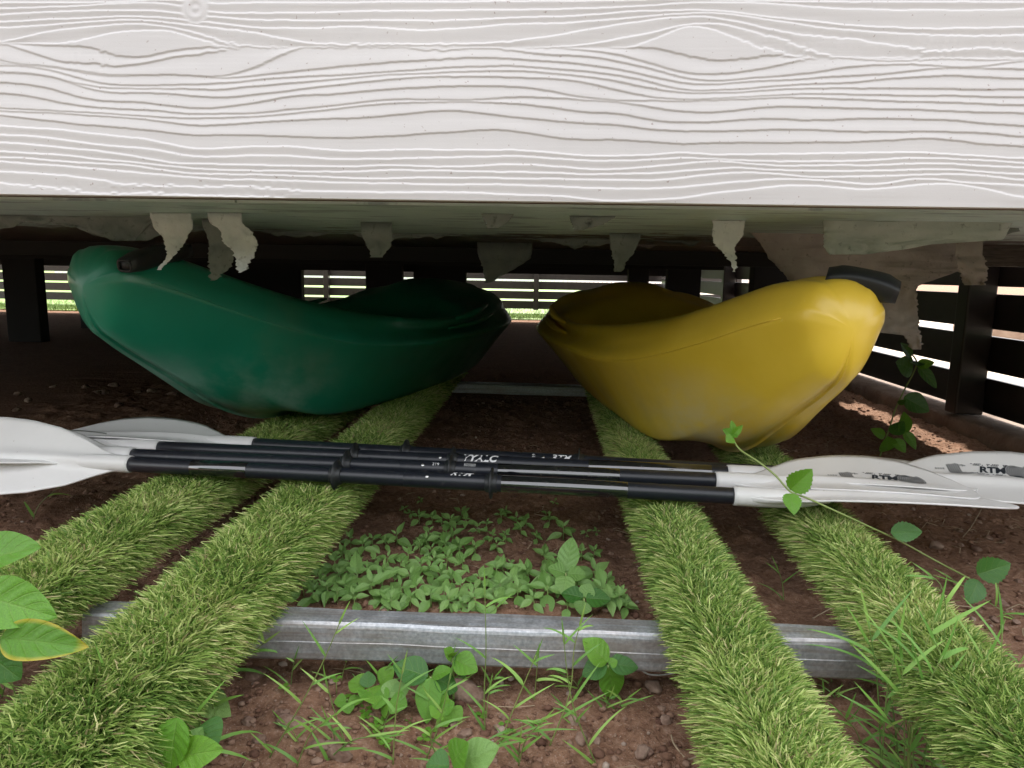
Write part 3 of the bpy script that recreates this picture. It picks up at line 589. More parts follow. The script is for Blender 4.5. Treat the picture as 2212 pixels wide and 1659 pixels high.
def railpx(p_near, p_far, y0, y1, *a):
    A = P(*p_near, z=TOP); B = P(*p_far, z=TOP); s = (B.x-A.x)/(B.y-A.y)
    return rail(A.x+s*(y0-A.y), A.x+s*(y1-A.y), y0, y1, *a)
railpx((15, 1245), (590, 925), .40, 3.3, 'outermost left turf wrapped rail, partly under the big leaves', 21, (-.3, -.3), .124)
railpx((248, 1425), (775, 950), .35, 3.3, 'inner left turf wrapped rail running up to the green kayak', 22, (-.3, -.35), .118)
railpx((1742, 1650), (1375, 950), .35, 3.3, 'inner right turf wrapped rail running up to the yellow kayak', 23, (-.1, .0), .076)
railpx((2105, 1420), (1660, 985), .42, 3.3, 'outermost right turf wrapped rail with paddle blades on it', 24, (-.1, .35), .082)

# ------------------------------------------------------------------ kayaks
ST = dict(
 a =[0, .03, .05, .08, .15, .25, .38, .52, .68, .85, 1.05, 1.25, 1.45, 1.62, 1.8, 2.0, 2.15, 2.25, 2.32],
 b =[.058, .068, .076, .087, .112, .146, .194, .243, .292, .33, .362, .38, .388, .375, .335, .26, .18, .10, .02],
 zk=[.452, .438, .426, .405, .362, .300, .224, .176, .160, .158, .158, .160, .162, .168, .18, .20, .25, .33, .42],
 zs=[.550, .546, .543, .535, .512, .475, .43, .39, .366, .358, .358, .36, .366, .37, .375, .385, .40, .42, .46],
 zt=[.594, .600, .602, .602, .594, .568, .531, .495, .460, .436, .424, .428, .462, .50, .505, .495, .49, .49, .49],
 zd=[.600, .608, .610, .611, .604, .576, .532, .480, .41, .36, .34, .35, .48, .54, .54, .53, .52, .51, .50])
def kayak(name, tip, yaw, mat, label, mirror=1, dz=0):
    root = empty(name, (tip[0], tip[1], 0), yaw); tag(root, label, 'kayak', 'kayaks stored under the house')
    A = np.unique(np.concatenate([np.array([0, .0006, .0015, .003, .006, .010, .015, .021, .028, .036]), np.linspace(.05, .6, 40), np.linspace(.6, 2.32, 80)]))
    g_ = {k: interp(ST['a'], ST[k], A) for k in ST if k != 'a'}
    V = []; NS = 0
    for i, a in enumerate(A):
        b, zk, zs, zt, zd = (float(g_[k][i]) for k in ('b', 'zk', 'zs', 'zt', 'zd'))
        m_ = min(1, max(0, (a-.30)/.38)); m_ = m_*m_*(3-2*m_)*(1-min(1, max(0, (a-1.9)/.3))); H_ = zs-zk
        lo = 1-min(1, max(0, (a-.1)/.5))            # bow factor
        V_ = lambda u: zk+H_*(abs(u)**2.5)
        lp = lambda p, q, t: p+(q-p)*t
        ck = min(1, max(0, (a-.5)/.35))*(1-min(1, max(0, (a-1.3)/.22)))
        pts = [(0, zk), (.035, zk+.002+.006*(1-m_)), (.2, lp(V_(.2), zk+.030, m_)), (.36, lp(V_(.36), zk+.034, m_)), (.52, lp(V_(.52), zk+.016, m_)), (.60, lp(V_(.60), zk+.020, m_)),
               (.74, lp(V_(.74), zk+H_*.42, m_)), (.90, lp(V_(.90), zk+H_*.78, m_)), (.985, zs-.008), (1.0, zs+.002), (.985, zs+.014),
               (lp(.92, .90, m_), lp(zs, zt, .40)), (lp(.84, .86, m_), lp(zs, zt, .62)), (lp(.74, .865, ck), lp(zs, zt, .85)), (lp(.58, .83, ck), zt), (lp(.45, .78, ck), lp(zt, zd, .15)-.0*ck), (lp(.32, .68, ck), lp(zt, zd, .5+.1*ck)), (lp(.18, .5, ck), lp(zt, zd, .92)), (0, zd)]
        # spline
        ps = smoothpts([Vector((p[0]*b, 0, p[1])) for p in pts], 3)
        half = [(p.x, p.z) for p in ps]; ring = half+[(-x, z) for x, z in half[-2:0:-1]]
        NS = len(ring)
        nr_ = .042; S_ = max(.002, (1-max(0, 1-a/nr_)**2.2)**.5); zc_ = .53
        for x, z in ring: V.append((x*S_*mirror, a, zc_+(z-zc_)*S_+dz*max(0, 1-a/.9)))
    n = len(A); f = []
    for i in range(n-1):
        for k in range(NS): f.append((i*NS+k, i*NS+(k+1) % NS, (i+1)*NS+(k+1) % NS, (i+1)*NS+k))
    f.append(tuple(range((n-1)*NS, n*NS))[::-1])
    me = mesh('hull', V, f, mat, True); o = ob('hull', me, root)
    if mirror > 0: me.flip_normals()
    # seam line moulded along the side
    for sd_ in (1, -1):
        pts = [(sd_*float(g_['b'][i])*1.003*mirror, A[i], float(g_['zs'][i])+.004+dz*max(0, 1-A[i]/.9)) for i in range(12, n-3, 2)]
        v, ff = tube(pts, .0016, 6); ob('seam', mesh('seam', v, ff, mat, True), root)
    # side grip: two rounded ledges below the rim, amidships
    for sd_ in (1, -1):
        for (a0, a1, t, rr) in ((1.08, 1.5, .5, .011), (1.16, 1.46, .92, .013)):
            pts = []
            for q in np.linspace(a0, a1, 14):
                b = float(interp(ST['a'], ST['b'], q)); zs = float(interp(ST['a'], ST['zs'], q)); zt = float(interp(ST['a'], ST['zt'], q))
                e = math.sin(math.pi*(q-a0)/(a1-a0))**.5 if a0 < q < a1 else 0
                pts.append((sd_*mirror*(b*(.90 if t < .7 else .868)+.008*e), q, zs+(zt-zs)*t+.004*e))
            v, ff = tube(pts, [rr*(.3+.7*math.sin(math.pi*i/13)) for i in range(14)], 10); ob('side_grip', mesh('side_grip', v, ff, mat, True), root)
    return root
def rbox(name, L, W, T, mat, bend=0):
    n = 12; v = []; f = []
    ring = [(math.cos(q), math.sin(q)) for q in np.linspace(0, 2*math.pi, 17)[:-1]]
    for i in range(n+1):
        t = i/n; e = (1-abs(2*t-1)**6)**.5 if 0 < t < 1 else .25
        wx = W*(1-.28*math.sin(math.pi*t))
        for c_, s_ in ring:
            cx = abs(c_)**.5*math.copysign(1, c_); sx_ = abs(s_)**.5*math.copysign(1, s_)
            v.append(((t-.5)*L, cx*wx/2*max(e, .7), sx_*T/2*max(e, .7)+bend*(1-(2*t-1)**2)))
    for i in range(n):
        for k in range(16): f.append((i*16+k, i*16+(k+1) % 16, (i+1)*16+(k+1) % 16, (i+1)*16+k))
    f += [tuple(range(16))[::-1], tuple(range(n*16, n*16+16))]
    return mesh(name, v, f, mat, True)
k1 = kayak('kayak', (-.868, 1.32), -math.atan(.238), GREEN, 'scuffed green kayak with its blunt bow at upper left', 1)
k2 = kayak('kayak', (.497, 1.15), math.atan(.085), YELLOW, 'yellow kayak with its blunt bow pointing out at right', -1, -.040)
def place_handle(k, pa, pb, Ya, Yb, W, T, hollow):
    a = P(*pa, Y=Ya); b = P(*pb, Y=Yb); d = (b-a); x = d.normalized(); z = Vector((0, -.5, 1)); z = (z-x*z.dot(x)).normalized(); y = z.cross(x)
    mw = Matrix((( *x, 0), (*y, 0), (*z, 0), (0, 0, 0, 1))).transposed(); mw.translation = (a+b)/2
    o = bpy.data.objects.new('carry_handle', rbox('carry_handle', d.length, W, T, RUBBER, .004)); COL.objects.link(o); o.parent = k
    kw = Matrix.Translation(k.location) @ k.rotation_euler.to_matrix().to_4x4(); o.matrix_parent_inverse = kw.inverted(); o.matrix_basis = mw
    if hollow:
        pts = []
        for q in np.linspace(0, 2*math.pi, 25):
            cx = abs(math.cos(q))**.5*math.copysign(1, math.cos(q)); sx_ = abs(math.sin(q))**.5*math.copysign(1, math.sin(q))
            pts.append(Vector((-d.length/2-.001, cx*.013, sx_*.010)))
        v, f = tube(pts, .0025, 6, False); r_ = ob('grommet', mesh('grommet', v, f, RUBBER, True), o)
    return o
place_handle(k1, (270, 574), (402, 540), 1.315, 1.50, .046, .038, True)
place_handle(k2, (1784, 600), (1940, 632), 1.22, 1.18, .055, .042, False)
# cord loops holding the handles
for k, pts in ((k1, [(330, 575, 1.47), (345, 583, 1.48), (360, 594, 1.5)]), (k2, [(1850, 606, 1.21), (1862, 612, 1.2), (1860, 622, 1.2)])):
    v, f = tube(smoothpts([P(a, b, Y=c_) for a, b, c_ in pts]), .004, 8)
    kw = Matrix.Translation(k.location) @ k.rotation_euler.to_matrix().to_4x4(); o = bpy.data.objects.new('strap', mesh('strap', v, f, DKSTRAP, True)); COL.objects.link(o); o.parent = k; o.matrix_parent_inverse = kw.inverted()

# ------------------------------------------------------------------ paddles
def text_mesh(body, size, shear=0, extr=.0002, mat=INK, spacing=1.0, bold=0.0):
    cu = bpy.data.curves.new('lettering', 'FONT'); cu.body = body; cu.size = size; cu.shear = shear; cu.extrude = extr; cu.offset = bold; cu.space_character = spacing
    cu.align_x = 'CENTER'; cu.align_y = 'CENTER'; o = bpy.data.objects.new('t', cu); COL.objects.link(o)
    bpy.context.view_layer.update(); me = bpy.data.meshes.new_from_object(o); bpy.data.objects.remove(o)
    me.name = 'lettering'; me.materials.clear(); me.materials.append(mat); return me
BT = [0, .05, .12, .22, .35, .5, .65, .78, .88, .95, .985, 1.0]
BU = [.015, .017, .026, .046, .066, .078, .083, .079, .067, .048, .028, .004]
BL = [.015, .018, .030, .056, .078, .090, .093, .085, .066, .042, .022, .002]
class Blade:
    def __init__(s, o, ax, phi, L, flip, cup=.020, droop=0):
        s.o = Vector(o); s.x = Vector(ax).normalized(); h = Vector((0, 0, 1)); side = h.cross(s.x).normalized()
        if side.y < 0: side = -side                       # points away from the camera
        up = s.x.cross(side); up = up if up.z > 0 else -up
        s.w = side*math.cos(phi)+up*math.sin(phi); s.n = -side*math.sin(phi)+up*math.cos(phi); s.L = L; s.flip = flip; s.cup = cup; s.droop = droop
    def pt(s, t, v):                                    # t along 0..1, v -1..1 across
        U, Lw = (BU, BL) if not s.flip else (BL, BU)
        hw = float(np.interp(t, BT, U if v > 0 else Lw)); y = v*hw
        e = min(1, t/.3); cup = s.cup*e*((y/.085)**2) + .012*math.sin(math.pi*min(1, t))*e - s.droop*t*t
        ridge = .0135*math.exp(-(y/.013)**2)*(1-min(1, t/.97))**.8
        return s.o+s.x*(t*s.L)+s.w*y+s.n*(cup*.8+ridge)
    def build(s, parent):
        nt_, nv = 46, 27; T = np.concatenate([np.linspace(0, .9, 34), np.linspace(.91, 1, 12)]); v = []
        vv = np.sign(np.linspace(-1, 1, nv))*np.abs(np.linspace(-1, 1, nv))**1.3
        top = [s.pt(t, q) for t in T for q in vv]; bot = [p-s.n*(.003+.024*max(0, 1-t/.22)*math.exp(-(q*3)**2*0)*max(0, 1-abs(q))**.5) for (p, (t, q)) in zip(top, [(t, q) for t in T for q in vv])]
        m_ = len(top); f = [tuple(q) for q in gridf(nv, len(T))]; f2 = [tuple(k+m_ for k in q[::-1]) for q in f]; nr = len(T)
        rim = [j*nv for j in range(nr)]+[(nr-1)*nv+i for i in range(1, nv)]+[j*nv+nv-1 for j in range(nr-2, -1, -1)]+[i for i in range(nv-2, 0, -1)]
        f3 = [(rim[k], rim[(k+1) % len(rim)], rim[(k+1) % len(rim)]+m_, rim[k]+m_) for k in range(len(rim))]
        tv, tf = tube([s.o-s.x*.012, s.o-s.x*.004, s.o+s.x*.03, s.o+s.x*.07, s.o+s.x*.11, s.o+s.x*.15], [.0168, .0172, .0172, .0165, .013, .004], 20)
        # the sleeve sits on the shaft axis
        k0 = 2*m_; o = child_world('blade', mesh('blade', top+bot+tv, f+f2+f3+[tuple(k+k0 for k in q) for q in tf], BLADE, True), parent)
        s.ob = o; return o
    def decal(s, me, t0, v0, scale=1, name='lettering', along=1):
        """lay flat artwork (metres) on the blade face"""
        hw0 = .08
        for v in me.vertices:
            t = t0+along*v.co.x*scale/s.L; y = v0+v.co.y*scale; U, Lw = (BU, BL) if not s.flip else (BL, BU)
            hw = float(np.interp(t, BT, U if y > 0 else Lw)); p = s.pt(t, max(-1, min(1, y/max(hw, .001))))
            v.co = p+s.n*(.0007+v.co.z)
        o = bpy.data.objects.new(name, me); COL.objects.link(o); o.parent = s.ob; o.matrix_parent_inverse = s.ob.matrix_parent_inverse.copy(); 
        o.matrix_parent_inverse = Matrix.Translation(s.root_loc).inverted() @ Matrix.Identity(4) if False else (Matrix.Identity(4))
        # blade mesh and artwork share world coordinates; blade's own basis is identity
        return o
def logo_mesh():
    v = []; f = []
    def sq(x, y, a, an=0, b=None):
        b = b or a; c_, s_ = math.cos(an), math.sin(an); k = len(v)
        for i, j in ((-1, -1), (1, -1), (1, 1), (-1, 1)): v.append((x+(i*a*c_-j*b*s_)/2, y+(i*a*s_+j*b*c_)/2, 0))
        f.append((k, k+1, k+2, k+3))
    cx = .062
    for r_ in (.0022, .0055, .0088, .0121, .0154, .0187, .022):
        n = max(5, int(2*math.pi*r_/.0031))
        for i in range(n):
            q = 2*math.pi*i/n
            if r_ > .0185 and .9 < q < 2.2: continue
            sq(cx+r_*math.cos(q)*1.15, r_*math.sin(q), .0027, q+math.pi/2, .0024)
    for i in range(13):                                   # upright bars at the left, shrinking
        h_ = .040-.0025*abs(i-4)
        for j in range(int(h_/.0032)):
            if -.009 < -h_/2+j*.0032 < .009 and i > 5: continue
            sq(-.070+i*.0042, -h_/2+j*.0032, .0026, 0, .0027)
    for i in range(26):
        for y in (-.0135, -.0168, .0135, .0168):
            if (i*7+int(y*1e4)) % 5 and i % 9 < 7: sq(-.022+i*.0034, y, .0024)
    for i in range(4): sq(-.094+i*.0048, 0, .002, 0, .005); 
    return mesh('logo', v, f, INK)
class PL: pass
def paddle(pl, pr_, z, label, rings, gloss, L=.45, phiL=0, phiR=0, flipL=False, flipR=False, cupL=.02, cupR=.02, logos=(), droopR=0, droopL=0, zr=None):
    a = P(*pl, z=z); b = P(*pr_, z=zr if zr is not None else z); ax = (b-a).normalized(); D = (b-a).length
    root = empty('paddle', (a+b)/2); tag(root, label, 'paddle', 'kayak paddles laid side by side')
    tx = lambda px: (px-pl[0])/(pr_[0]-pl[0])*D                       # approx distance along for a pixel column
    seg = lambda s0, s1, r_: tube([a+ax*s0, a+ax*(s0+.0008), a+ax*(s1-.0008), a+ax*s1], [r_-.0007, r_, r_, r_-.0007], 28)
    v, f = seg(0, D, .0146); child_world('shaft', mesh('shaft', v, f, SHAFT, True), root)
    for (g0, g1) in gloss:
        v, f = seg(tx(g0), tx(g1), .0153); child_world('gloss_sleeve', mesh('gloss_sleeve', v, f, GLOSS, True), root)
    mids = [tx(q) for q in ((pl[0]+pr_[0])/2-26,)]
    v, f = seg(mids[0], mids[0]+.19, .0151); child_world('joint_sleeve', mesh('joint_sleeve', v, f, SHAFT, True), root)
    for r_ in rings:
        s0 = tx(r_); v, f = tube([a+ax*(s0-.011), a+ax*(s0-.009), a+ax*(s0-.002), a+ax*(s0-.001), a+ax*(s0+.001), a+ax*(s0+.002), a+ax*(s0+.009), a+ax*(s0+.011)], [.0158, .0172, .0176, .029, .029, .0176, .0172, .0158], 30)
        child_world('drip_ring', mesh('drip_ring', v, f, RUBBER, True), root)
    toc = (Vector((0, 0, CAMZ))-(a+b)/2); toc = (toc-ax*toc.dot(ax)).normalized(); up = Vector((0, 0, 1)); up = (up-ax*up.dot(ax)).normalized(); n0 = (toc+up*.5).normalized()
    s0 = mids[0]+.045; c0 = a+ax*s0+n0*.0146; v, f = tube([c0, c0+n0*.0012, c0+n0*.0018], [.0034, .0034, .002], 14); child_world('snap_button', mesh('snap_button', v, f, STEELB, True), root)
    bl = Blade(a, -ax, phiL, L, flipL, cupL, droopL); bl.build(root); br = Blade(b, ax, phiR, L, flipR, cupR, droopR); br.build(root)
    o = PL(); o.root = root; o.a = a; o.ax = ax; o.tx = tx; o.n0 = toc; o.bl = bl; o.br = br; return o
def shaft_text(p, body, px, size, shear=.25, mat=WINK, ang=0, bold=.0, rot=False):
    me = text_mesh(body, size, shear, .0001, mat, 1.05, bold); r_ = .0157; ax = p.ax; n = p.n0; w_ = n.cross(ax).normalized()
    if w_.z < 0: w_ = -w_
    for v in me.vertices:
        x, y = (v.co.x, v.co.y) if not rot else (-v.co.y, v.co.x); q = y/r_+ang
        v.co = p.a+ax*(p.tx(px)+x)+(n*math.cos(q)+w_*math.sin(q))*(r_+v.co.z)
    child_world('lettering', me, p.root)
ZP = .190
p4 = paddle((539, 960), (1846, 1031), ZP, 'rearmost black shafted paddle, its right blade largest and lowest at the frame edge', [908, 1289], [], phiL=R(1), phiR=R(20), flipL=True, L=.47)
p3 = paddle((334, 967), (1584, 1023), ZP, 'third paddle from the front with a white lettered sticker on its shaft', [790, 1005], [(1290, 1540)], droopL=.03, phiL=R(-4), phiR=R(4), cupR=.016)
p2 = paddle((276, 984), (1559, 1039), ZP+.004, 'second paddle from the front, its printed right blade lying on top', [772, 998], [(1099, 1352)], phiL=R(14), droopL=.02, phiR=R(5), flipR=True, cupR=.022)
p1 = paddle((271, 1002), (1599, 1072), ZP, 'frontmost paddle with its left blade turned to face out', [759, 1095], [(1116, 1376), (430, 560)], phiL=R(47), phiR=R(-9), cupL=.012, cupR=.006, droopR=-.012)
for q, t0, v0 in ((p2, .64, .024), (p4, .52, .030)):
    q.br.decal(logo_mesh(), t0, v0, .95, 'logo')
    q.br.decal(text_mesh('RTM', .026, .35, .0002, INK, 1.0, .0010), t0+.02, v0, .9, 'lettering')
shaft_text(p4, 'RTM', 1250, .019, .3, bold=.0006, ang=.45); shaft_text(p4, '219', 1193, .009, 0, ang=.45, rot=True)
shaft_text(p3, 'VYALC', 1062, .022, .3, bold=.0008, ang=.55); shaft_text(p2, '219', 968, .009, 0, ang=.6); shaft_text(p2, '||||||||||', 1040, .008, 0, ang=.75)
shaft_text(p1, 'RTM', 1030, .019, .3, bold=.0006, ang=1.15)

# ------------------------------------------------------------------ leaves and plants
def leaf_mesh(mat, W=.5, nl=12, nw=6, serr=0, fold=.10, droop=.12, wavy=.012, wide_at=.42, seed=0, name='leaf', quilt=.012, tipx=.78):
    """unit length leaf along +y, width W"""
    r_ = random.Random(seed); v = []; uv = []
    for j in range(nl+1):
        t = j/nl; e = (math.sin(math.pi*min(1, max(0, t))**(math.log(.5)/math.log(wide_at))))
        hw = W/2*max(e, 0)**tipx*(1-.12*t) + .006
        if serr and 0 < j < nl: hw *= 1+serr*(1 if j % 2 else -1)
        for i in range(-nw, nw+1):
            u = i/nw; x = u*hw
            z = abs(u)*hw*fold*2 - droop*t*t + wavy*math.sin(t*9+u*2+seed)*abs(u) + quilt*math.cos((t-.3*abs(u))*34)*(1-abs(u))*abs(u)*2*e
            v.append((x, t, z)); uv.append((.5+u/2, t))
    n = 2*nw+1; f = gridf(n, nl+1); me = mesh(name, v, f, mat, True)
    ul = me.uv_layers.new(name='UVMap'); li = np.empty(len(me.loops), dtype=np.int32); me.loops.foreach_get('vertex_index', li)
    ul.data.foreach_set('uv', np.array(uv, np.float32)[li].ravel()); return me
def orient(A, B, nrm, width):
    A, B = Vector(A), Vector(B); y = B-A; L = y.length; y.normalize(); z = Vector(nrm); z = (z-y*z.dot(y)).normalized(); x = y.cross(z)
    m_ = Matrix(((x.x*width, y.x*L, z.x*L, A.x), (x.y*width, y.y*L, z.y*L, A.y), (x.z*width, y.z*L, z.z*L, A.z), (0, 0, 0, 1))); return m_
def put(name, me, parent, mw):
    o = bpy.data.objects.new(name, me); COL.objects.link(o); o.parent = parent; o.matrix_parent_inverse = Matrix.Translation(parent.location).inverted(); o.matrix_basis = mw; return o
SD = [leaf_mesh(LEAF, .50, 10, 3, seed=k, tipx=1.15, droop=.10+.05*k, fold=.18, quilt=.0) for k in range(4)]
cot = leaf_mesh(LEAF, .8, 6, 3, seed=9, droop=.05, wide_at=.5, quilt=0)
def seedling(x, y, s, label, group, pairs=3, hgt=.022):
    z = gz(x, y); root = empty('seedling', (x, y, z)); tag(root, label, 'seedling', group)
    top = Vector((x+random.uniform(-.004, .004), y+random.uniform(-.004, .004), z+hgt*s)); 
    v, f = tube([Vector((x, y, z-.004)), (Vector((x, y, z))+top)/2+Vector((.001, 0, 0)), top], [.0011*s, .001*s, .0009*s], 5); put('stem', mesh('stem', v, f, STALK, True), root, Matrix.Identity(4))
    an = random.uniform(0, 3.14)
    for k in range(pairs):
        el = [-.05, .15, .6][k]+random.uniform(-.15, .15); L = s*[.029, .023, .012][k]*random.uniform(.85, 1.2); zz_ = top.z-[.010, .003, 0][k]*s
        for q in (0, math.pi):
            a2 = an+q+random.uniform(-.3, .3); d = Vector((math.cos(a2)*math.cos(el), math.sin(a2)*math.cos(el), math.sin(el)+random.uniform(-.1, .15)+.5*math.sin(a2))); A = Vector((top.x, top.y, zz_))+d*.002
            put('leaf', random.choice(SD), root, orient(A, A+d*L, (-d.x*.3, -d.y*.3-.6, 1), L*random.uniform(.95, 1.2)))
        an += math.pi/2+random.uniform(-.3, .3)
    return root
small = [(850,395),(755,440),(790,470),(1540,470),(1600,385),(1775,555),(1825,545)]
med = [(845,510),(915,505),(1010,520),(1080,465),(1095,515),(965,520),(1160,560),(1210,525),(1320,470),(1300,490),(1385,510),(1440,515),(1410,570),(1490,585),(1240,590),(1270,640),(1320,600),(1560,510),(1805,695),(1740,705),
 (465,640),(580,640),(660,650),(720,620),(520,700),(420,715),(325,690),(460,745),(300,755),(375,760),(510,765),(440,800),(400,830),(860,620),(905,600),(970,640),(1030,600),(890,650),(840,665),(905,690),(1150,670),(1085,740),(930,740),(990,740),(780,730),(660,740),(600,740),(560,800),(640,800),(735,770),(700,840),(780,850),(850,790),(900,790),(960,820),(1080,890),(935,920),(990,930),(750,900),(700,930),(640,870),(460,900),(430,910),(300,870),(290,830),(240,815),(205,900),(250,935),(345,930),(390,940),(480,960),(640,960),(700,970),(790,960),(910,965),(1000,980),(1040,985),
 (1180,850),(1230,840),(1280,800),(1310,780),(1360,750),(1410,770),(1390,810),(1350,880),(1300,900),(1250,920),(1130,970),(1090,985),(1160,985),(1260,970),(1540,700),(1600,740),(1520,800),(1560,830),(1450,800),(1600,900),(1490,900),(1480,980),(1660,1010),(1640,870),(1880,850),(1780,880),(1900,930),(1950,960),(1940,1000),(1990,1000),(1900,1010)]
large = [(1000,670),(1070,680),(1025,850),(820,930),(575,920),(500,870),(1380,930),(1550,940),(1700,900),(1820,830),(1850,960),(1640,580)]
def z7(p, z=.02): return P(576+p[0]*.3906, 921.6+p[1]*.3906, z=z)
def zone(p):
    x, y = p
    if x > 1120:
        if y < 700: return 'in the loose upper row at the right of the patch'
        if y > 900: return 'in the right clump, hard against the steel beam'
        return 'in the right clump, behind its front row'
    if y < 600: return 'in the sparse top row nearest the paddle shafts'
    if x < 420: return 'beside the inner left turf rail'
    if y > 880: return 'in the left clump, hard against the steel beam'
    if x > 820: return 'at the right edge of the left clump'
    return 'in the middle of the left clump' if y < 800 else 'in the left clump just behind its front row'
for lst, s0, lab in ((small, .55, 'tiny two leaved seedling on bare soil near the paddle shafts'), (med, 1.0, 'small green seedling in the patch behind the steel beam'), (large, 1.5, 'bigger broad leaved seedling standing over the patch behind the steel beam')):
    for p in lst:
        q = z7(p); s1 = s0*random.uniform(.62, 1.12)*(1.12 if p[1] > 750 and s0 == 1 else 1)
        if s0 > .8: zn = zone(p); seedling(q.x, q.y, s1, ('small green seedling ' if s0 == 1 else 'bigger broad leaved seedling ')+zn, ('seedlings ' if s0 == 1 else 'bigger seedlings ')+zn, 3); continue
        seedling(q.x, q.y, s1, lab, {'t': 'tiny seedlings near the paddle shafts', 's': 'seedlings in the patch behind the steel beam', 'b': 'bigger seedlings in the patch'}[lab[0]], 2 if s0 < .8 else 3)
big = {k: leaf_mesh(mt, .62, 30, 6, seed=i, droop=.10, fold=.12, quilt=.034) for i, (k, mt) in enumerate((('b', LEAF_B), ('d', LEAF_D), ('y', LEAF_Y), ('s', LEAF)))}
longl = leaf_mesh(LEAF_B, .5, 16, 5, seed=3, droop=.16, fold=.12)
serr = {'b': leaf_mesh(LEAF_B, .62, 17, 4, serr=.07, seed=4, droop=.12, fold=.2), 'd': leaf_mesh(LEAF_D, .66, 17, 4, serr=.07, seed=5, droop=.1, fold=.12)}
def plant(name, label, cat, base, crown, leaves, rad=.0016, group=None, mat=STALK):
    """base: world point on the ground; crown: list of points; leaves: (A, B, width m, mesh, normal)"""
    root = empty(name, base); tag(root, label, cat, group)
    if crown:
        v, f = tube(smoothpts([Vector(base)+Vector((0, 0, -.006))]+crown, 5), rad, 6); put('stem', mesh('stem', v, f, mat, True), root, Matrix.Identity(4))
    for A, B, wd, me, nrm in leaves:
        A, B = Vector(A), Vector(B); put('leaf', me, root, orient(A, B, nrm, wd/ (me.get('W', 1) or 1)))
    return root
UPC = (0, -.55, 1)
BA, BB_ = P(560, 1342, z=.103), P(1480, 1374, z=.103)
def zb(p, z):
    q = P(576+p[0]*.3906, 1267+p[1]*.3906, z=z); yb = BA.y+(BB_.y-BA.y)*(q.x-BA.x)/(BB_.x-BA.x)-.012-max(0, .06-z)*.15
    return q if q.y < yb else P(576+p[0]*.3906, 1267+p[1]*.3906, Y=yb)
def lv(zf, c, ztip, items, me='b', zc=None):
    out = []
    for it in items:
        A = zf(it[0], zc); B = zf(it[1], it[3] if len(it) > 3 else ztip); out.append((A, B, it[2]/.62, big[it[4] if len(it) > 4 else me] if not (len(it) > 5) else it[5], UPC))
    return out
def broad(label, c, zc, items, me='b'):
    C = zb(c, zc); b0 = Vector((C.x, C.y+.006, gz(C.x, C.y)))
    plant('broadleaf_plant', label, 'plant', b0, [C], lv(zb, c, zc, items, me, zc))
broad('four leaved plant against the front of the steel beam', (1888, 435), .045, [((1885, 420), (1757, 288), .040, .085), ((1890, 440), (1925, 632), .036, .02), ((1880, 430), (1740, 485), .034, .03, 'd'), ((1895, 430), (2057, 440), .032, .05, 'd'), ((1892, 432), (1940, 408), .016, .06)])
broad('tall glossy plant with a long hanging leaf before the beam', (908, 500), .06, [((890, 500), (700, 425), .042, .075, 'd'), ((905, 505), (880, 755), .042, .02, 'b', longl), ((925, 505), (1065, 565), .036, .04, 'd'), ((915, 495), (1020, 455), .020, .075), ((905, 500), (860, 560), .02, .04)])
broad('pale yellowish leaf pair rising over the beam edge', (1032, 395), .075, [((1035, 400), (1168, 462), .036, .065), ((1030, 392), (985, 345), .020, .09), ((1035, 388), (1050, 345), .018, .1), ((1035, 410), (1120, 480), .034, .03, 'd')])
broad('bright rounded leaf plant at the left of the front weeds', (560, 575), .035, [((555, 550), (450, 520), .030), ((570, 560), (605, 640), .030), ((630, 545), (697, 440), .028, .06), ((560, 560), (560, 465), .022, .05, 'd'), ((555, 575), (520, 610), .02)])
broad('pale rounded leaf plant in the middle of the front weeds', (672, 625), .035, [((670, 630), (578, 605), .032), ((680, 635), (775, 655), .032), ((675, 615), (712, 505), .028, .05, 's'), ((670, 645), (625, 695), .03, .02), ((690, 610), (790, 545), .026, .05, 's')])
broad('low small leaved plant lying on bare soil at left', (445, 625), .02, [((440, 630), (372, 635), .02), ((450, 632), (533, 628), .016), ((447, 640), (455, 702), .018, .012), ((445, 615), (447, 590), .012)])
broad('round leaved plant beside the brown stone', (962, 690), .03, [((955, 690), (912, 715), .026, .03), ((968, 700), (1000, 777), .022, .015), ((1020, 670), (1078, 740), .022, .02), ((965, 680), (1035, 640), .024, .04), ((960, 670), (985, 575), .022, .05)])
broad('pair of upturned bright leaves at the bottom edge', (1040, 985), .06, [((1025, 980), (1100, 865), .036, .09), ((1080, 985), (1275, 880), .040, .085, 's'), ((1010, 990), (880, 985), .034, .06, 'd'), ((1050, 1000), (1110, 1040), .03, .05)])
# left edge plants (own depth, close to the camera)
def zl(p, Y): return P(.3403*p[0], 1094+.3403*p[1], Y=Y)
def lplant(label, base, crown, items):
    b = zl(base, .56); b = P(.3403*base[0], 1094+.3403*base[1], z=.0) if base[2] == 0 else b
    plant('broadleaf_plant', label, 'plant', b, [zl((p[0], p[1]), p[2]) for p in crown], [(zl(A, ya), zl(B, yb_), wd/.62, me, nrm) for (A, ya, B, yb_, wd, me, nrm) in items], .0022)
FC = (.15, -1, .75)
lplant('large leaved weed at the left edge with a yellow rimmed leaf', (-150, 1500, 0), [(-80, 1100, .60), (0, 840, .60)],
  [((10, 835), .60, (505, 880), .57, .038, big['y'], FC), ((-140, 560), .62, (320, 690), .60, .050, big['b'], (0, -1, .7)), ((-190, 370), .66, (205, 232), .64, .050, big['b'], (0, -.8, .9)), ((-120, 900), .6, (125, 1100), .60, .04, big['d'], FC), ((-160, 760), .6, (60, 740), .62, .024, big['d'], FC)])
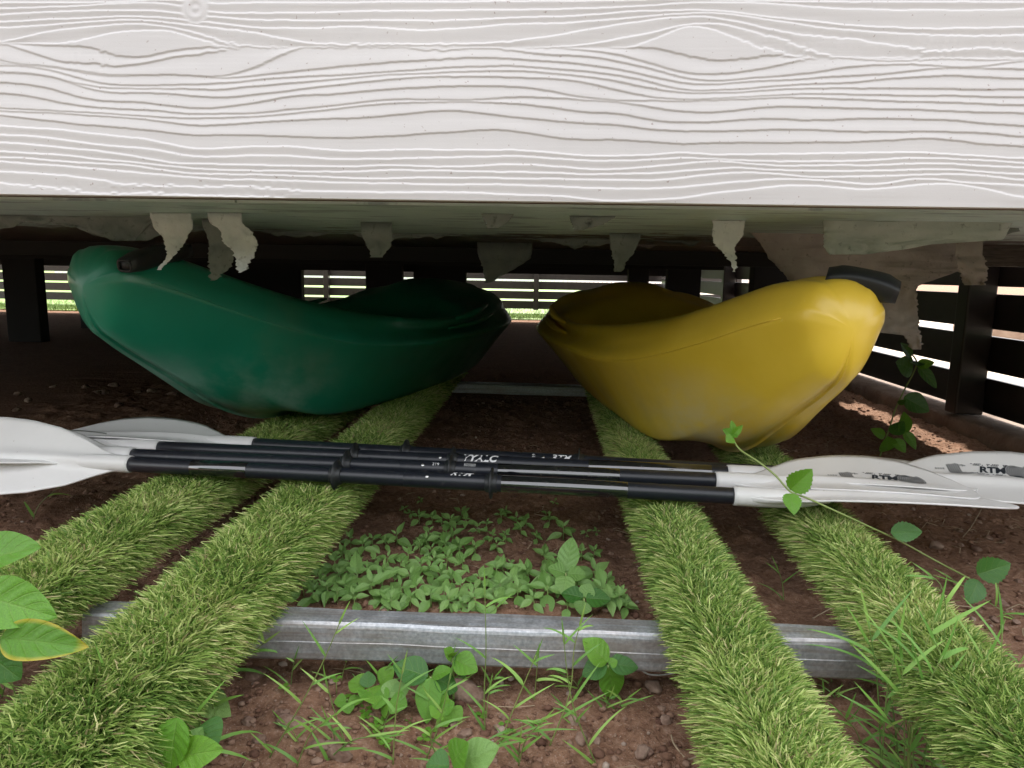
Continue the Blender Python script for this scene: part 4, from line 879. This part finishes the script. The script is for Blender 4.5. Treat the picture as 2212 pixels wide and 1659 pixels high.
lplant('two upright oval leaves in front of the inner left rail', (1180, 1700, 0), [(1140, 1560, .60)],
  [((1125, 1340), .60, (1060, 1690), .58, .040, big['b'], (-.2, -1, .5)), ((1135, 1590), .59, (1395, 1540), .58, .032, big['b'], (0, -1, .9)), ((1140, 1580), .62, (1110, 1330), .63, .03, big['b'], (0, -.7, .8)), ((1200, 1540), .62, (1280, 1400), .63, .022, big['s'], (0, -.7, 1)), ((1260, 1400), .64, (1370, 1520), .62, .04, big['d'], (0, -.7, 1)), ((1180, 1440), .66, (1270, 1370), .66, .018, big['s'], (0, -.7, 1))])
lplant('drooping dull leaf tucked beside the inner left rail', (1300, 1330, 0), [(1290, 1240, .74)], [((1270, 1215), .76, (1455, 1320), .74, .034, big['s'], (0, -.6, 1)), ((1340, 1170), .78, (1440, 1290), .75, .02, big['d'], (0, -.6, 1))])
# clovers
rnd_leaf = leaf_mesh(LEAF_B, .95, 6, 4, seed=8, droop=.08, wide_at=.62, quilt=0)
for i, (cx, cy) in enumerate([(600, 765), (800, 742), (660, 870), (905, 800), (555, 660), (100, 558), (385, 512), (630, 740), (550, 722), (1320, 765), (1340, 800), (870, 840), (545, 700), (610, 790), (640, 845), (1190, 710)]):
    C = zb((cx, cy), .012); b0 = Vector((C.x, C.y, gz(C.x, C.y))); root = empty('clover', b0); tag(root, 'tiny round leaved clover sprout on the red soil in front', 'clover', 'clover sprouts on the front soil')
    v, f = tube([b0, C], .0006, 5); put('stem', mesh('stem', v, f, STALK, True), root, Matrix.Identity(4)); a0 = random.random()*6
    for k in range(3 if i % 3 else 4):
        q = a0+k*2.09; d = Vector((math.cos(q), math.sin(q), .15)); put('leaf', rnd_leaf, root, orient(C, C+d*.009, (0, 0, 1), .009))
# extra large seedlings in the patch
for (c, zc, items, lab) in (((1655, 810), .05, [((1655, 800), (1690, 605), .040, .10, 's'), ((1650, 810), (1557, 775), .034, .06), ((1665, 812), (1768, 815), .036, .05), ((1655, 825), (1640, 930), .036, .03, 's')], 'tallest seedling of the patch with one upright leaf'),
                            ((1757, 950), .04, [((1750, 945), (1630, 915), .036, .045, 'd'), ((1765, 950), (1900, 950), .040, .045, 'd'), ((1760, 940), (1790, 870), .03, .06, 's'), ((1757, 965), (1735, 1040), .032, .02, 's')], 'dark four leaved seedling nearest the beam in the patch')):
    f7 = lambda p, z: P(576+p[0]*.3906, 921.6+p[1]*.3906, z=z); C = f7(c, zc); b0 = Vector((C.x, C.y, gz(C.x, C.y)))
    plant('seedling', lab, 'seedling', b0, [C], lv(f7, c, zc, items, 's', zc))
# vine across the paddles
def z8(p, Y): return P(1382+p[0]*.375, 921.6+p[1]*.375, Y=Y)
vp = [((538, 20), 1.20), ((535, 60), 1.19), ((575, 130), 1.17), ((680, 200), 1.14), ((780, 280), 1.12), ((868, 375), 1.10), ((960, 410), 1.09), ((1070, 460), 1.09), ((1205, 522), 1.10), ((1330, 580), 1.12), ((1500, 660), 1.16), ((1700, 770), 1.17), ((1900, 875), 1.12)]
vs = [z8(p, y) for p, y in vp]; vine = empty('vine', (vs[-1].x, vs[-1].y, gz(vs[-1].x, vs[-1].y))); tag(vine, 'thin green vine with toothed leaves trailing over the white paddle blades', 'vine')
v, f = tube(smoothpts(vs, 6), .0016, 7); put('stem', mesh('stem', v, f, STALK, True), vine, Matrix.Identity(4))
for A, ya, B, yb_, wd, k in (((868, 365), 1.10, (990, 252), 1.08, .038, 'b'), ((862, 385), 1.09, (892, 500), 1.06, .030, 'b'), ((1445, 610), 1.14, (1632, 602), 1.13, .032, 'd'), ((1945, 850), 1.10, (2135, 790), 1.08, .040, 'd'), ((1950, 885), 1.10, (1895, 1020), 1.08, .034, 'd'),
                            ((535, 55), 1.19, (485, 15), 1.18, .018, 'b'), ((536, 50), 1.19, (590, -5), 1.18, .014, 'b'), ((535, 60), 1.18, (500, 85), 1.17, .02, 'b'), ((538, 30), 1.2, (530, -35), 1.2, .012, 'b'), ((536, 45), 1.19, (560, 60), 1.18, .014, 'b')):
    put('leaf', serr[k], vine, orient(z8(A, ya), z8(B, yb_), (0, -1, .55), wd/.62))
# sapling by the right fence
def zs_(p, Y=2.3): return P(1786+p[0]*.2604, 547+p[1]*.2604, Y=Y)
b0 = zs_((445, 1640)); b0.z = gz(b0.x, b0.y)
plant('sapling', 'slender sapling growing from the soil beside the right kerb', 'sapling', b0, [zs_(p) for p in ((520, 1450), (570, 1290), (650, 1120), (720, 990), (745, 900), (690, 820))],
  [(zs_(A), zs_(B, 2.27), wd/.62, me, (0, -1, .3)) for A, B, wd, me in (((715, 960), (588, 905), .075, big['d']), ((700, 860), (628, 748), .035, big['d']), ((745, 930), (890, 905), .035, big['b']), ((760, 940), (920, 1115), .040, big['d']), ((640, 1190), (855, 1310), .07, big['d']), ((640, 1500), (650, 1325), .05, big['b']), ((480, 1520), (378, 1460), .035, big['b']),
   ((500, 1640), (510, 1530), .065, big['b']), ((540, 1500), (640, 1400), .05, big['d']), ((640, 1470), (745, 1625), .035, big['b']), ((560, 1540), (655, 1650), .04, big['b']), ((735, 900), (770, 930), .05, big['d']), ((590, 1250), (655, 1220), .02, big['d']))], .0025)

# ------------------------------------------------------------------ weeds: grass
def blade_mesh(bend, k, wmul=1):
    v = []; n = 9
    for i in range(n+1):
        t = i/n; ang = bend*t; w_ = .5*wmul*(min(1, t*6+.35))*(1-t**2.2)**.9+.02
        y = math.sin(ang)/max(bend, .01) if bend > .01 else t; z = (1-math.cos(ang))/max(bend, .01) if bend > .01 else 0
        for u in (-1, 0, 1): v.append((u*w_, y, -z+(.12*abs(u))*w_*0+abs(u)*.004))
    return mesh('blade', v, gridf(3, n+1), GRASS, True)
BM = [blade_mesh(b_, i) for i, b_ in enumerate((.3, .8, 1.4, 2.0))]
GRP = 'wild grass shoots growing in front'
def grass(pts, label, nb=4, wd=.0042, zt_=None, lean=None, L=.055, th=.0009, dY=None, seedv=None):
    """pts: pixel polyline from base to tip"""
    r_ = random.Random(int(pts[0][0]*7+pts[0][1])); B = P(*pts[0], z=.0)
    if B.y < .30: B = P(*pts[0], Y=.36)
    n = len(pts); dY = dY if dY is not None else -.05
    W = [B]+[P(*p, Y=max(.27, B.y+dY*(i+1)/n)) for i, p in enumerate(pts[1:])]
    base = Vector((B.x, B.y, gz(B.x, B.y))) if B.z < .02 else B
    root = empty('grass_shoot', base); tag(root, label, 'grass', label.replace('shoot', 'shoots'))
    sp_ = smoothpts(W, 5); v, f = tube(sp_, [th*(1.15-.7*i/len(sp_)) for i in range(len(sp_))], 5); put('stem', mesh('stem', v, f, STALK, True), root, Matrix.Identity(4))
    for k in range(nb):
        q = (k+.5)/nb if nb > 1 else .4; i = min(len(sp_)-2, int(q*(len(sp_)-1))); A = sp_[i]; t = (sp_[i+1]-A).normalized()
        sd_ = Vector((1 if k % 2 else -1, r_.uniform(-.5, .3), r_.uniform(-.1, .5))); d = (t*.75+sd_*r_.uniform(.4, .9)).normalized(); LL = L*r_.uniform(.6, 1.3)*(1.15-.5*q)
        put('blade', BM[r_.randrange(4)], root, orient(A, A+d*LL, (sd_.x*-.2, -.7, .9), wd*r_.uniform(.8, 1.3)))
    A = sp_[-2]; t = (sp_[-1]-sp_[-3]).normalized(); put('blade', BM[0], root, orient(A, A+t*L*.6, (0, -1, .5), wd*.8))
    return root
def mid_lab(x):
    return 'thin wild grass shoot on the red soil just right of the inner left rail' if x < 720 else 'thin wild grass shoot among the broad leaved weeds before the steel beam' if x < 960 else 'thin wild grass shoot on bare soil before the middle of the steel beam' if x < 1150 else 'thin wild grass shoot near the four leaved plant at the beam'
G = [([(580, 1640), (640, 1540), (693, 1440), (738, 1335)], 6), ([(750, 1618), (725, 1545), (705, 1474)], 3), ([(1048, 1591), (1046, 1500), (1050, 1400), (1047, 1265)], 4), ([(849, 1657), (855, 1540), (871, 1443)], 5), ([(920, 1642), (950, 1560), (974, 1454)], 4),
 ([(1064, 1642), (1110, 1530), (1158, 1415)], 6), ([(1154, 1517), (1158, 1470), (1162, 1423)], 3), ([(1185, 1618), (1230, 1500), (1240, 1404), (1254, 1345)], 6), ([(1290, 1657), (1236, 1517), (1217, 1372)], 6),
 ([(930, 1423), (1000, 1375), (1084, 1302)], 3), ([(1020, 1657), (1090, 1590), (1180, 1550)], 4), ([(800, 1495), (1090+40, 1500), (1150, 1480)], 0),
 ([(1800, 1495), (1792, 1400), (1840, 1345), (1911, 1355)], 4), ([(1965, 1659), (1966, 1590), (1967, 1521)], 5), ([(1907, 1637), (1955, 1555), (2072, 1405)], 6), ([(2057, 1659), (2030, 1560), (2042, 1304), (2008, 1240)], 5), ([(2020, 1622), (2130, 1520), (2212, 1420)], 5),
 ([(1693, 1304), (1690, 1260), (1680, 1229)], 3), ([(1967, 1559), (1925, 1500), (1881, 1435)], 4), ([(2100, 1650), (2170, 1590), (2230, 1540)], 4), ([(466, 1604), (462, 1550), (458, 1495)], 2), ([(473, 1475), (520, 1430), (578, 1383)], 5), ([(269, 1645), (240, 1580), (214, 1512)], 3),
 ([(100, 1660), (60, 1560), (17, 1461)], 2), ([(130, 1659), (190, 1620), (262, 1587)], 2), ([(0, 1520), (20, 1450), (55, 1330)], 2), ([(640, 1659), (668, 1590), (700, 1560)], 4), ([(700, 1650), (760, 1600), (830, 1590)], 5), ([(960, 1659), (930, 1600), (945, 1560)], 4), ([(1120, 1655), (1135, 1600), (1170, 1560)], 5),
 ([(1500, 1440), (1495, 1400), (1505, 1360)], 2), ([(1870, 1640), (1850, 1580), (1815, 1540)], 4), ([(2180, 1655), (2160, 1600), (2172, 1550)], 3), ([(600, 1420), (596, 1400), (590, 1375)], 2), ([(1925, 1655), (1935, 1600), (1900, 1560)], 4), ([(70, 1130), (85, 1090), (130, 1050)], 2), ([(1990, 1655), (2010, 1590), (2050, 1560)], 4), ([(2215, 1350), (2150, 1310), (2040, 1240)], 3)]
for i, (p, nb) in enumerate(G):
    if nb == 0: continue
    x = p[0][0]; where = 'right' if x > 1600 else 'left' if x < 540 else 'middle'
    lab = {'right': 'thin wild grass shoot growing between the two right turf rails', 'left': 'wild grass shoot at the lower left in front of the turf rails', 'middle': mid_lab(x)}[where]
    dy = -.05 if p[0][1] > 1400 else -.02
    grass(p, lab, nb, dY=dy, wd=.0042 if x < 540 else .0030, L=.055)
for i in range(30):
    right = i % 4 != 0; px = random.uniform(1900, 2300) if right else random.uniform(-60, 420); py = random.uniform(1670, 1760); h_ = random.uniform(150, 400) if right else random.uniform(100, 230); ln = random.uniform(-90, 90)
    grass([(px, py), (px+ln*.3, py-h_*.6), (px+ln, py-h_)], 'long thin grass shoot at the lower right beside the outer turf rail' if right else 'thin grass shoot rising at the lower left corner', random.randint(3, 5), wd=.0042, L=.09, th=.0009, dY=-.01)
for i in range(26):
    px = random.choice([random.uniform(520, 1330), random.uniform(560, 1350), random.uniform(1750, 2150)]); py = random.uniform(1480, 1655); h_ = random.uniform(25, 85); ln = random.uniform(-40, 40)
    if 1380 < px < 1780: continue
    lab = 'thin wild grass shoot growing between the two right turf rails' if px > 1600 else mid_lab(px)
    grass([(px, py), (px+ln*.4, py-h_*.6), (px+ln, py-h_)], lab, random.randint(2, 4), wd=.0026, L=.042, th=.0007, dY=-.02)
# dry twigs and string
for i, (pts, lab) in enumerate([([(1450, 1588), (1458, 1610), (1490, 1640), (1540, 1605)], 'bent dry root curl on soil by the inner right rail'), ([(1755, 1336), (1780, 1322), (1805, 1308)], 'short dry twig lying between the right rails'), ([(560, 1420), (600, 1405), (700, 1400), (735, 1412)], 'long pale dry root on soil in front of the beam'), ([(2080, 1160), (2100, 1135), (2120, 1100)], 'forked straw on the soil at the right')]):
    w_ = [P(*p, z=.010+.004*(k % 2)) for k, p in enumerate(pts)]; v, f = tube(smoothpts(w_, 6), .0011, 6); c = w_[0]
    o = ob('twig', mesh('twig', [Vector(q)-c for q in v], f, DRY, True)); o.location = c; tag(o, lab, 'twig')
w_ = [P(*p, z=.016) for p in ((1380, 1443), (1400, 1456), (1430, 1458), (1462, 1452), (1473, 1447))]; v, f = tube(smoothpts(w_, 8), .0012, 6)
o = ob('string', mesh('string', [Vector(q)-w_[0] for q in v], f, STRING, True)); o.location = w_[0]; tag(o, 'piece of white string under the front edge of the steel beam', 'string')
# stones
STN = [(552, 1462, .017, 'pale pitted stone near the inner left rail below the beam'), (1005, 1508, .030, 'rounded brown stone half hidden behind the front weeds'), (1410, 1500, .016, 'pale tan stone left of the inner right rail'), (690, 1620, .016, 'dark round pebble among the grass at the bottom'), (630, 1575, .020, 'pale rough stone beside a grass stem at the left'),
       (2020, 1185, .018, 'brown stone on the soil right of the outer rail'), (1955, 1010, .022, 'brown clod at the foot of the right kerb'), (735, 1640, .020, 'light flat stone at the bottom edge'), (1440, 1560, .011, 'white chip on soil by the inner right rail'), (1900, 1000, .014, 'small clod near the sapling base')]
def rock(s_, seed):
    import bmesh
    bm = bmesh.new(); bmesh.ops.create_icosphere(bm, subdivisions=3, radius=1); r_ = np.random.default_rng(seed)
    v = np.array([p.co[:] for p in bm.verts]); ax = r_.normal(0, 1, (9, 3)); ax /= np.linalg.norm(ax, axis=1)[:, None]; cut = r_.uniform(.55, .85, 9)
    for a_, c_ in zip(ax, cut):                      # chip flat facets off
        d = v @ a_; v = v - np.maximum(d-c_, 0)[:, None]*a_*.85
    n_ = fbm(v[:, 0]*3+seed, v[:, 1]*3+v[:, 2]*2, 4, seed)-.45; v = v*(1+n_[:, None]*.5); v = v*np.array([1.15, .95, .7])*s_*.8
    f = [tuple(q.index for q in p.verts) for p in bm.faces]; bm.free(); return mesh('stone', v, f, STONE, True)
def stone(px, py, s_, lab, grp=None):
    c = P(px, py, z=.004); o = ob('stone', rock(s_, int(px*3+py) % 997)); o.location = (c.x, c.y, gz(c.x, c.y)+s_*.18)
    o.rotation_euler = (random.uniform(-.3, .3), random.uniform(-.3, .3), random.random()*6); tag(o, lab, 'stone', grp)
for s_ in STN: stone(*s_)
for i in range(60):
    if i < 26: px, py = random.uniform(480, 1420), random.uniform(1440, 1655)
    elif i < 46: px, py = random.uniform(1950, 2212), random.uniform(1120, 1400)
    else: px, py = random.uniform(20, 480), random.uniform(830, 900)
    lab = ['small reddish clod lying on the front soil', 'small reddish clod on the soil right of the outer turf rail', 'dim clod on the dark soil under the green kayak'][0 if i < 26 else 1 if i < 46 else 2]
    stone(px, py, random.uniform(.006, .013) if i < 46 else random.uniform(.015, .035), lab, lab.replace('small reddish clod', 'clods').replace('dim clod', 'clods'))
